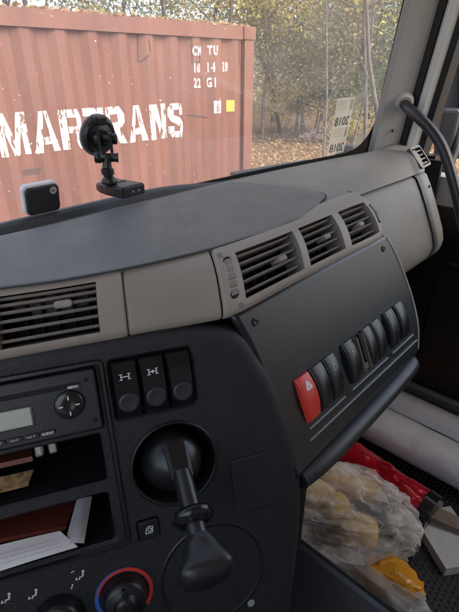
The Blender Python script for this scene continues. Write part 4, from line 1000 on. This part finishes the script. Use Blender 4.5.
def sup(c, ra, rb, p, n=32):
    out = []
    for a in np.linspace(0, 2 * math.pi, n, endpoint=False):
        ca, sa = math.cos(a), math.sin(a); out.append(c + su * ra * np.sign(ca) * abs(ca) ** (2 / p) + sv * rb * np.sign(sa) * abs(sa) ** (2 / p))
    return out
mb = MB(); c = q1 * .9 + q2 * .1
mb.rings([sup(c + ax * h, r, r, 2) for r, h in ((.010, -.004), (.0165, -.003), (.0185, .0), (.0180, .0035), (.0150, .0055), (.0125, .0075))], True, (True, True)); obj('range_collar', mb, M_GLOSSB, gl)
LEN = np.linalg.norm(q3 - q2); mb = MB(); rs = []
for h, ra, rb, p in ((-.10, .0110, .0105, 2), (.02, .0128, .0118, 2.1), (.15, .0145, .0128, 2.4), (.35, .0162, .0138, 3.0), (.58, .0195, .0165, 3.6), (.78, .0222, .0185, 4.0), (.86, .0226, .0190, 4.0), (.94, .0220, .0184, 4.0), (1.04, .0198, .0165, 3.6), (1.14, .0180, .0145, 3.2), (1.20, .0125, .0100, 2.6), (1.22, .006, .005, 2)):
    rs.append(sup(q2 + (q3 - q2) * h, ra, rb, p))
mb.rings(rs, True, (True, True)); ko = obj('knob', mb, M_KNOB, gl)

# ================================================================== THINGS IN THE TRAYS
M_PAPER = mat('paper', (.62, .61, .60), .8, .2, var=.04, vs=30)
M_BOOK = mat('red_brown_cover', (.20, .045, .030), .5, .4, var=.12, vs=40)
def sheet(name, pts, th, m, label, cat, bend=0.0, lines=0, n=8):
    """flat thing with corners pts (4, world), thickness th upwards, gently bent"""
    p = [A(*q) for q in pts]; nn = nrm(np.cross(p[1] - p[0], p[3] - p[0]))
    if nn[2] < 0: nn = -nn
    mb = MB(); f = lambda a, b, o: (p[0] * (1 - a) + p[1] * a) * (1 - b) + (p[3] * (1 - a) + p[2] * a) * b + nn * (o + bend * math.sin(math.pi * a) * (1 + .3 * math.sin(5 * b)))
    us = lin(0, 1, n); mb.grid(lambda a, b: f(a, b, th), us, us); mb.grid(lambda a, b: f(a, b, 0), us, us, flip=True)
    ring = [(a, 0) for a in us] + [(1, b) for b in us[1:]] + [(a, 1) for a in us[::-1][1:]] + [(0, b) for b in us[::-1][1:-1]]
    mb.rings([[f(a, b, 0) for a, b in ring], [f(a, b, th) for a, b in ring]], True, (False, False), sm=False)
    o = obj(name, mb, m); tag(o, label, cat)
    if lines:                                            # rows of small illegible print
        t = MB()
        for k in range(lines):
            b0 = .12 + .76 * k / lines; a = .06
            while a < .9:
                w = random.uniform(.02, .09); t.grid(lambda x, y: f(x, y, th + .0003), lin(a, min(.94, a + w), 3), [b0, b0 + .16 / lines]); a += w + .015
                if random.random() < .08: break
        obj('print', t, mat('faint_ink', (.40, .40, .42), .7), o)
    return o
W_ = on_ray_w
sheet('booklet', [W_(-60, 555, -.020), W_(66, 530, -.020), W_(80, 497, -.075), W_(-60, 523, -.075)], .004, M_BOOK, 'red-brown booklet lying in the lower tray', 'booklet')
sheet('paper_strip', [W_(64, 546, -.001), W_(84, 543.5, -.001), W_(92, 497, -.045), W_(77, 499, -.045)], .0006, mat('paper_grey', (.50, .50, .51), .8, .2, var=.10, vs=90), 'narrow crumpled white paper strip standing at the tray side', 'paper', .0025, 12)
sheet('paper_sheet', [W_(-60, 592, .003), W_(78, 547, .003), W_(60, 531, -.012), W_(-60, 561, -.014)], .0006, M_PAPER, 'white paper sheet lying over the front of the lower tray', 'paper', .005, 8)
sheet('card_booklet', [W_(-60, 482, -.035), W_(33, 461, -.035), W_(31, 446, -.070), W_(-60, 467, -.070)], .005, mat('maroon_cover', (.17, .05, .035), .45, var=.2, vs=30), 'maroon card booklet lying in the upper tray under the radio', 'booklet')
sheet('photo_card', [W_(-60, 508, -.012), W_(28, 486, -.012), W_(34, 470, -.030), W_(-60, 491, -.030)], .0008, mat('patterned_card', (.34, .22, .10), .30, var=.7, vs=130), 'small patterned card before the maroon booklet in the upper tray', 'card')
z1 = -.1065
M_CLEAR = mat('clear_plastic', (.5, .5, .48), .08, .6, var=.2, vs=80)
for k, u in enumerate((-.0590, -.0470)):  # small chrome pieces added to give the upper tray its glints
    lt = thing('glint_piece', ('shiny metal piece added as a glint right beside the maroon booklet in the upper tray', 'shiny metal piece added as a glint, standing apart from the maroon booklet in the upper tray')[k], 'glint_piece', K(u, z1 + .027, -.022), 'glint pieces in the upper tray')
    mb = MB(); mb.rprism(frame(K(u, z1 + .0305, -.022), KU, KV, KN), rrect(-.0044, -.003, .0044, .011, .003), -.006, .006, .003, True, 3); obj('body', mb, M_CHROME, lt)
    mb = MB(); mb.rprism(frame(K(u, z1 + .0418, -.022), KU, KV, KN), rrect(-.0038, 0, .0038, .004, .001), -.005, .005, .001, True, 2); obj('cap', mb, M_CHROME, lt)

# ================================================================== THINGS ON THE WINDSCREEN
def on_glass(u, v, d=0.0):
    p = A(.3, .6, 0)
    r = ray(u, v); t = .6
    for _ in range(30):
        q = r * t; f = q[1] - (ws_y(q[0], q[2]) - d); t -= f / (r[1] + .17 * (q[0] - .5) * r[0] + .16 * r[2])
    return r * t
GN = nrm(A(0, -1, -.16)); GX = A(1, 0, 0)
def gframe(u, v, d=0.0):
    c = on_glass(u, v, d); sl = -.17 * (c[0] - .5); x_ = nrm(A(1, sl, 0)); y_ = nrm(A(0, -.16, 1)); y_ = nrm(y_ - x_ * np.dot(x_, y_)); return c, x_, y_, np.cross(x_, y_) * 1.0
# dash camera
c, x_, y_, n_ = gframe(97, 135); SF = frame(c, x_, y_, n_)
dc = thing('dash_camera', 'black dash camera hanging on a suction mount', 'dash camera', c)
M_CAM = mat('camera_black', (.014, .015, .016), .33, .5, grain=800, gs=.15, var=.1, vs=40, dust=.05)
mb = MB(); mb.lathe(c, x_, y_, n_, [(.0285, .0004), (.0285, .0022), (.0270, .0030)], 40, (True, True)); obj('cup_skirt', mb, mat('clear_rubber', (.25, .25, .24), .3), dc)
mb = MB(); mb.lathe(c, x_, y_, n_, [(.0262, .002), (.0258, .0060), (.0235, .0095), (.0215, .0105), (.0200, .0095), (.0165, .0110), (.0105, .0125), (.0080, .0135)], 40, (False, True)); obj('suction_cup', mb, M_CAM, dc)
mb = MB(); mb.rprism(frame(c + y_ * .0215, x_, y_, n_), rrect(-.010, -.007, .010, .0065, .004), .003, .0125, .003, True); obj('pull_tab', mb, M_CAM, dc)
yc = c[1]
p0 = c + n_ * .013; p1 = hy(105.5, 139.5, yc - .028); p3 = hy(107, 157.5, yc - .040); p4 = hy(107, 168, yc - .040); p5 = hy(108.5, 176, yc - .040); p6 = hy(109.5, 183.5, yc - .040)
# locking lever knob pointing into the cab, and two cheek plates down to the clamp
mb = MB(); mb.tube([p0, p0 * .5 + p1 * .5], [.0105, .0100], 16); obj('hub', mb, M_CAM, dc)
kx = nrm(A(.80, -.55, -.05)); kc = p0 * .35 + p1 * .65
mb = MB(); mb.tube([kc - kx * .014, kc - kx * .013, kc + kx * .009, kc + kx * .010, kc + kx * .016, kc + kx * .017], [.004, .0062, .0062, .0072, .0072, .0058], 14); obj('lock_knob', mb, M_CAM, dc)
for s_ in (-1, 1):
    pl = MB(); e0 = kc + kx * .0075 * s_ + A(0, 0, .006); e1 = p3 + kx * .0075 * s_
    dd = nrm(e1 - e0); w1 = nrm(np.cross(dd, kx)); rows = []
    for f, hw_ in ((0, .0050), (.12, .0075), (.5, .0068), (.88, .0075), (1.05, .0052)):
        q_ = e0 + (e1 - e0) * f; rows.append([q_ - w1 * hw_ - kx * .002, q_ + w1 * hw_ - kx * .002, q_ + w1 * hw_ + kx * .002, q_ - w1 * hw_ + kx * .002])
    pl.rings(rows, True, (True, True), sm=False); obj('cheek_plate', pl, M_CAM, dc)
pa, pb = p3 - kx * .0165, p3 + kx * .0150
mb = MB(); mb.tube([pa, pa * .97 + pb * .03, pa * .7 + pb * .3, pa * .69 + pb * .31, pa * .1 + pb * .9, pb], [.0060, .0075, .0075, .0056, .0056, .0066], 18); obj('clamp_screw', mb, M_CAM, dc)
mb = MB(); mb.tube([p3, p3 * .5 + p4 * .5, p4], [.0062, .0058, .0070], 16); obj('link', mb, M_CAM, dc)
for f in (.2, .45, .7):
    mb = MB(); q_ = p4 * (1 - f) + p5 * f; mb.tube([q_ - A(0, 0, .0008), q_ + A(0, 0, .0008)], [.0088, .0088], 18); obj('ribbed_nut', mb, M_CAM, dc)
mb = MB(); mb.tube([p4, p5], [.0070, .0066], 16); obj('ball_joint', mb, M_CAM, dc)
mb = MB(); mb.tube([p5, p5 * .6 + p6 * .4, p6 * .9 + p5 * .1, p6], [.0060, .0100, .0108, .0100], 20); obj('foot_nut', mb, M_CAM, dc)
bxv = nrm(A(.99, .10, 0)); byv = nrm(A(-.10, .99, 0)); bz = A(0, 0, 1)
hb_, wb_, db_ = .0078, .0205, .030
BC = hy(134, 194.0, yc - .070) + byv * db_; BC[2] = min(BC[2], p6[2] - hb_ - .0005) if abs(BC[2] - (p6[2] - hb_)) > .02 else p6[2] - hb_ - .0005
rs = []
for f, sw, sh, oz in ((-1.22, .50, .50, -.001), (-1.10, .70, .70, -.001), (-.75, .88, .90, 0), (-.2, .97, 1.0, 0), (.6, 1.0, 1.0, 0), (.97, 1.02, 1.0, 0), (1.0, .99, .92, 0)):
    cc = BC + byv * (-f) * db_ + A(0, 0, oz); rs.append([cc + bxv * wb_ * sw * a + bz * hb_ * sh * b for a, b in ((-1, -.70), (-.92, -1), (.92, -1), (1, -.70), (1, .60), (.86, 1), (-.86, 1), (-1, .60))])
mb = MB(); mb.rings(rs, True, (True, True), sm=False); bo = obj('camera_body', mb, M_CAM, dc)
ff = frame(BC - byv * (db_ + .0004), bxv, bz, -byv)
mb = MB(); mb.rprism(ff, rrect(-.0185, -.0060, .0185, .0060, .002), -.0002, .0008, .0004); obj('rear_cover', mb, M_GLOSSB, bo)
for u in (-.002, .0085):
    mb = MB(); mb.lathe(ff(u, -.0005, .0008), bxv, bz, -byv, [(.0013, 0), (.0013, .0006)], 10); obj('key', mb, mat('grey_key', (.40, .40, .40), .4), bo)
# small lip on the back of the case
mb = MB(); mb.box(BC + byv * db_ * .3 + bz * (hb_ + .0004), bxv * .012, byv * .010, bz * .0006); obj('slide_plate', mb, M_CAM, bo)
# toll tag: white shell with black face
c, x_, y_, n_ = gframe(38.5, 196.5)
tt = thing('toll_transponder', 'white and black rounded electronic tag stuck to the windscreen', 'transponder', c)
TFm = frame(c, x_, y_, n_); w_, h_ = .0245, .0195
sc_ = np.linalg.norm(c) / FPX
mb = MB(); mb.rprism(TFm, rrect(-w_ - .0008, -h_ - .0006, w_ + .0004, h_ + .0010, .007, 6), .001, .0085, .002, True, 4); obj('shell', mb, mat('white_shell', (.80, .80, .80), .4), tt)
T2 = lambda u, v, w=0: TFm(u + .0012, v - .0010, w)
mb = MB(); mb.rprism(T2, rrect(-w_ + .0008, -h_ + .0010, w_ - .0016, h_ - .0012, .006, 6), .0083, .0125, .002, False, 4); fc = obj('face', mb, mat('tag_black', (.018, .018, .018), .45, grain=500, gs=.4, dust=.12), tt)
mb = MB(); mb.lathe(T2(.0140, .0110, .0125), x_, y_, n_, [(.0050, 0), (.0050, .0004)], 26); bd = obj('badge', mb, mat('badge_grey', (.45, .45, .46), .5), tt)
mb = MB(); put_text(mb, T2, 'PV', .0113, .0090, .0052, .0132, .0001, .8); obj('badge_print', mb, M_DARK, bd)
# small label above it
c, x_, y_, n_ = gframe(31, 171.5); LF = frame(c, x_, y_, n_)
M_SEMI = bpy.data.materials.new('faded_label'); M_SEMI.use_nodes = True; N, L, b = ndeco(M_SEMI); b.inputs['Base Color'].default_value = (.62, .60, .55, 1); b.inputs['Alpha'].default_value = .55; b.inputs['Roughness'].default_value = .5
mb = MB(); mb.rprism(LF, rrect(-.0125, -.0042, .0125, .0042, .001), .001, .0016, .0003); tag(obj('glass_label', mb, M_SEMI), 'small faded pale label on the glass above the electronic tag', 'label')
# year stickers seen from their back
def sticker(u, v, lw_, lh_, txt, label):
    c, x_, y_, n_ = gframe(u, v); x2 = nrm(x_ + y_ * .03); F_ = frame(c, x2, np.cross(n_, x2), n_)
    o = MB(); o.rprism(F_, rrect(-lw_, -lh_, lw_, lh_, .0015), .0012, .0018, .0003); ob = obj('year_sticker', o, M_STK); tag(ob, label, 'sticker', None)
    t = MB(); vs, fs = text2d(txt, .027, .0006); W_ = max(p[0] for p in vs); t.add([F_(W_ / 2 - p[0], p[1] - lh_ * .80, .0022) for p in vs], [f[::-1] for f in fs]); obj('year_print', t, mat('sticker_ink', (.10, .10, .11), .6), ob)
    t = MB()
    for k in range(4): line2(t, F_, (-lw_ * .8, lh_ * (.80 - k * .17)), (lw_ * (.1 + .2 * random.random()), lh_ * (.80 - k * .17)), .0007, .0022)
    t.add([F_(lw_ * a, lh_ * b, .0022) for a, b in ((.55, .2), (.85, .2), (.85, .85), (.55, .85))], [(0, 1, 2, 3)]); obj('fine_print', t, mat('sticker_faint', (.36, .35, .27), .6), ob)
    return ob
M_STK = bpy.data.materials.new('sticker_back'); M_STK.use_nodes = True; N, L, b = ndeco(M_STK); b.inputs['Base Color'].default_value = (.78, .77, .68, 1); b.inputs['Roughness'].default_value = .5; b.inputs['Alpha'].default_value = .66
sticker(343, 113, .034, .0330, '2018', 'pale year sticker on the windscreen, upper of two')
sticker(337.5, 140, .034, .0330, '2018', 'pale year sticker on the windscreen, lower of two')
c, x_, y_, n_ = gframe(358, 144); F_ = frame(c, x_, y_, n_); mb = MB(); mb.rprism(F_, rrect(-.020, -.022, .018, .022, .0015), .0012, .0017, .0002); tag(obj('blank_sticker', mb, M_SEMI), 'blank translucent sticker beside the lower year sticker', 'sticker')

# ================================================================== PASSENGER FOOTWELL
fm = MB(); fm.rprism(frame((.86, .12, FLOOR), (1, 0, 0), (0, 1, 0), (0, 0, 1)), rrect(-.33, -.62, .33, .50, .04), .002, .012, .004)
fmo = tag(obj('floor_mat', fm, mat('mat_rubber', (.017, .017, .018), .42, .5, var=.1, dust=.05)), 'black studded rubber floor mat in the passenger footwell', 'floor mat')
stud = MB()
for i in range(44):
    for j in range(40):
        x = .56 + i * .014 + (j % 2) * .007; y = -.10 + j * .0125
        if x > 1.16: continue
        r = .0046; n = 6; z = FLOOR + .012
        vs = [A(x + r * math.cos(2 * math.pi * k / n), y + r * math.sin(2 * math.pi * k / n), z - .0005) for k in range(n)] + [A(x + r * .5 * math.cos(2 * math.pi * k / n), y + r * .5 * math.sin(2 * math.pi * k / n), z + .003) for k in range(n)]
        stud.add(vs, [(k, (k + 1) % n, n + (k + 1) % n, n + k) for k in range(n)] + [tuple(range(n, 2 * n))], True)
so = obj('studs', stud, MATS['mat_rubber'], fmo); so['kind'] = 'stuff'
# white rolls
M_ROLL = mat('white_film', (.90, .895, .895), .38, .5, grain=18, gs=.25, var=.03, vs=10, coat=.3)
def roll(name, a, b, r, m, label, amp=.0, wrap=True, seed=0):
    a, b = A(*a), A(*b); d = nrm(b - a); x_ = nrm(np.cross(d, A(0, 0, 1))); y_ = np.cross(x_, d); L_ = np.linalg.norm(b - a); rs = []
    for f in lin(0, 1, 40):
        ring = []
        for t in np.linspace(0, 2 * math.pi, 40, endpoint=False):
            q = noise.noise((math.cos(t) * 1.4 + seed, math.sin(t) * 1.4, f * 7)) * amp + (noise.noise((math.cos(t) * 4 + seed, math.sin(t) * 4, f * 24)) * amp * .5)
            ring.append(a + d * L_ * f + (x_ * math.cos(t) + y_ * math.sin(t)) * (r + q))
        rs.append(ring)
    mb = MB(); mb.rings(rs, True, (True, True)); o = obj(name, mb, m); tag(o, label, 'roll'); return o, (a, b, d, x_, y_)
zf = FLOOR + .013
roll('film_roll', (1.098, .60, -.977), (1.092, -.25, -.977), .059, M_ROLL, 'thick white roll lying along the footwell beside the red foil roll', .002)
roll('paper_roll', (1.159, .60, -.907), (1.156, -.15, -.907), .034, mat('white_paper_roll', (.88, .87, .87), .6, .3, grain=20, gs=.2), 'thinner white roll lying between thick white roll and door sill', .0015, seed=4)
M_FOIL = mat('red_foil', (.60, .016, .028), .17, .6, metal=.30, grain=14, gs=.5, var=.25, vs=25, coat=.5)
ro, (a, b, d, x_, y_) = roll('foil_roll', (.950, .60, -.988), (.902, .15, -.988), .046, M_FOIL, 'crumpled shiny red foil-wrapped roll with black end', .0085, seed=2)
mb = MB(); mb.tube([b - d * .018, b + d * .010], [.053, .050], 24); obj('black_end', mb, M_GLOSSB, ro)
# wooden slat and flat cartons near the roll end
mb = MB(); p = hz(420, 508, zf + .050); q = hz(470, 530, zf + .037); d = nrm(q - p); s_ = nrm(np.cross(d, A(0, 0, 1)))
mb.box((p + q) / 2, d * np.linalg.norm(q - p) / 2, s_ * .020, A(0, 0, .007)); tag(obj('wooden_slat', mb, mat('weathered_wood', (.24, .19, .15), .75, .3, grain=120, gs=.4, var=.25, vs=40)), 'short greyish wooden slat leaning by the foil roll end', 'slat')
mb = MB(); c = hz(440, 542, zf + .014); mb.box(c + A(.02, -.01, 0), nrm(A(.8, -.6, 0)) * .055, nrm(A(.6, .8, 0)) * .075, A(0, 0, .014)); tag(obj('white_carton', mb, mat('carton_white', (.58, .58, .58), .6, var=.08, vs=20)), 'flat white carton lying on the studded floor mat', 'carton')
# plastic bags
def bag_mat(name, c, alpha, transl):
    m = bpy.data.materials.new(name); m.use_nodes = True; N = m.node_tree.nodes; L = m.node_tree.links; N.clear()
    tr = N.new('ShaderNodeBsdfTransparent'); pb = N.new('ShaderNodeBsdfPrincipled'); pb.inputs['Base Color'].default_value = (*c, 1); pb.inputs['Roughness'].default_value = .13; pb.inputs['Specular IOR Level'].default_value = .6
    tl = N.new('ShaderNodeBsdfTranslucent'); tl.inputs[0].default_value = (*c, 1)
    m1 = N.new('ShaderNodeMixShader'); m1.inputs[0].default_value = transl; L.new(pb.outputs[0], m1.inputs[1]); L.new(tl.outputs[0], m1.inputs[2])
    lw = N.new('ShaderNodeLayerWeight'); lw.inputs['Blend'].default_value = .28
    tc = N.new('ShaderNodeTexCoord'); nz = N.new('ShaderNodeTexNoise'); nz.inputs['Scale'].default_value = 26; nz.inputs['Detail'].default_value = 6; L.new(tc.outputs['Object'], nz.inputs['Vector'])
    r = N.new('ShaderNodeMapRange'); r.inputs[1].default_value = .35; r.inputs[2].default_value = .7; r.inputs[3].default_value = alpha - .12; r.inputs[4].default_value = alpha + .16; L.new(nz.outputs['Fac'], r.inputs[0])
    ad = N.new('ShaderNodeMath'); ad.operation = 'MAXIMUM'; L.new(r.outputs[0], ad.inputs[0]); L.new(lw.outputs['Facing'], ad.inputs[1])
    m2 = N.new('ShaderNodeMixShader'); L.new(ad.outputs[0], m2.inputs[0]); L.new(tr.outputs[0], m2.inputs[1]); L.new(m1.outputs[0], m2.inputs[2])
    mp = N.new('ShaderNodeMapping'); mp.inputs['Scale'].default_value = (1.5, .75, 1.0); mp.inputs['Rotation'].default_value = (0, 0, .6); L.new(tc.outputs['Object'], mp.inputs['Vector'])
    n2 = N.new('ShaderNodeTexNoise'); n2.noise_type = 'RIDGED_MULTIFRACTAL'; n2.inputs['Scale'].default_value = 15; n2.inputs['Detail'].default_value = 3; n2.inputs['Distortion'].default_value = .6; L.new(mp.outputs[0], n2.inputs['Vector'])
    bp = N.new('ShaderNodeBump'); bp.inputs['Strength'].default_value = .7; bp.inputs['Distance'].default_value = .006; L.new(n2.outputs['Fac'], bp.inputs['Height']); L.new(bp.outputs[0], pb.inputs['Normal'])
    cr_ = N.new('ShaderNodeMapRange'); cr_.inputs[1].default_value = .75; cr_.inputs[2].default_value = 1.5; cr_.inputs[4].default_value = .5; L.new(n2.outputs['Fac'], cr_.inputs[0])
    a2 = N.new('ShaderNodeMath'); a2.operation = 'ADD'; a2.use_clamp = True; L.new(ad.outputs[0], a2.inputs[0]); L.new(cr_.outputs[0], a2.inputs[1]); L.new(a2.outputs[0], m2.inputs[0])
    o = N.new('ShaderNodeOutputMaterial'); L.new(m2.outputs[0], o.inputs['Surface']); return m
def crumple(name, m, c, rx, ry, rz, rot, amp, seed, sub=4, zmin=None):
    """thin film with soft folds broken by sharp creases"""
    r = random.Random(seed); c = A(*c); ca, sa = math.cos(rot), math.sin(rot)
    bm = bmesh.new(); bmesh.ops.create_icosphere(bm, subdivisions=sub, radius=1)
    el = 2.2 / 2 ** sub
    for v in bm.verts:
        d = nrm(A(*v.co) + A(*[r.uniform(-1, 1) for _ in range(3)]) * el * .55)
        k = amp * 1.5 * noise.noise(tuple(d * 1.6 + seed)) + amp * 1.3 * (.6 - 2.6 * abs(noise.noise(tuple(d * A(1.5, 4.5, 3.5) + seed * 2)))) + r.uniform(-.22, .22) * amp
        d2 = np.sign(d) * np.abs(d) ** .85; p = A(d2[0] * rx, d2[1] * ry, d2[2] * rz) * (1 + k)
        p = A(p[0] * ca - p[1] * sa, p[0] * sa + p[1] * ca, p[2]) + c
        if zmin is not None and p[2] < zmin: p[2] = zmin + (p[2] - zmin) * .02
        v.co = p
    mb = MB(); bm.verts.index_update(); mb.add([tuple(v.co) for v in bm.verts], [tuple(v.index for v in f.verts) for f in bm.faces], True)
    bm.free(); o = obj(name, mb, m)
    at = o.data.attributes.new('crease_edge', 'FLOAT', 'EDGE')
    for e in at.data: e.value = .95 if r.random() < .35 else 0
    sm = o.modifiers.new('fold', 'SUBSURF'); sm.levels = 2; sm.render_levels = 2
    return o
def blob(c, rx, ry, rz, rot, amp, freq, seed, n=60, zmin=None, ridge=True):
    mb = MB(); c = A(*c); ca, sa = math.cos(rot), math.sin(rot)
    def fn(u, v):
        d = A(math.cos(u) * math.cos(v), math.sin(u) * math.cos(v), math.sin(v)); k = 0
        for o in range(3):
            q = noise.noise(tuple(d * A(.7, 1.7, 1.2) * freq * 2 ** o + seed)); k += ((1 - abs(q) * 2.2) if ridge else q) * amp / 1.9 ** o
        d2 = np.sign(d) * np.abs(d) ** .8
        p = A(d2[0] * rx, d2[1] * ry, d2[2] * rz) * (1 + k)
        p = A(p[0] * ca - p[1] * sa, p[0] * sa + p[1] * ca, p[2]) + c
        if zmin is not None and p[2] < zmin: p[2] = zmin + (p[2] - zmin) * .02
        return p
    us = np.linspace(0, 2 * math.pi, n); vs = np.linspace(-math.pi / 2, math.pi / 2, n // 2)
    mb.grid(fn, us, vs); return mb
bc = hz(322, 508, -.93)
bag = tag(crumple('plastic_bag', bag_mat('clear_bag', (.95, .95, .94), .25, .20), bc, .196, .122, .098, math.radians(122), .13, 5.3, 5, zf), 'crumpled translucent plastic bag holding bread loaves', 'plastic bag')
M_BREAD = mat('bread_crust', (.78, .52, .18), .7, .3, grain=60, gs=.4, var=.25, vs=14)
for k, (du, dv, rx, ry, rz, rot) in enumerate(((314, 497, .062, .040, .050, 100), (336, 512, .042, .036, .050, 40), (357, 531, .050, .036, .048, 115))):
    q = hz(du, dv, -.99); labs = ['golden bread loaf in the translucent bag, deepest under the dashboard', 'round golden bun in the middle of the translucent bag', 'orange-crusted loaf at the open end of the translucent bag']
    tag(obj('bread_loaf', blob(q, rx, ry, rz, math.radians(rot), .06, 1.5, k * 3.1, 36, zf, False), M_BREAD), labs[k], 'bread')
q = hz(392, 578, -.985)
tag(crumple('orange_packet', mat('orange_wrap', (.75, .33, .015), .28, .5, grain=30, gs=.4, var=.15, vs=20, coat=.3), q, .064, .038, .032, math.radians(110), .16, 8.8, 3, zf), 'shiny orange snack packet beside the translucent bag', 'packet')
q = hz(372, 590, -1.0)
tag(crumple('small_plastic_bag', bag_mat('small_bag', (.86, .86, .85), .40, .35), q, .12, .058, .044, math.radians(95), .18, 11.7, 4, zf), 'small whitish plastic bag crumpled against the engine tunnel', 'plastic bag')
q = hz(404, 527, -.975)
tag(crumple('printed_packet', mat('printed_wrap', (.60, .55, .50), .3, .5, grain=30, gs=.4, var=.5, vs=60), q, .052, .034, .034, math.radians(60), .22, 4.2, 3, zf), 'creased pale printed wrapper between the bag and foil roll', 'packet')
q = hz(345, 482, -.99)
tag(obj('yellow_packet', blob(q, .09, .035, .03, math.radians(105), .14, 2.2, 2.2, 48, zf), mat('yellow_wrap', (.62, .36, .03), .35, .5, grain=30, gs=.4, var=.2, vs=30)), 'yellow packet wedged between the bag and the red foil roll', 'packet')
for o in list(bpy.data.objects):
    if '_o' in o: del o['_o']
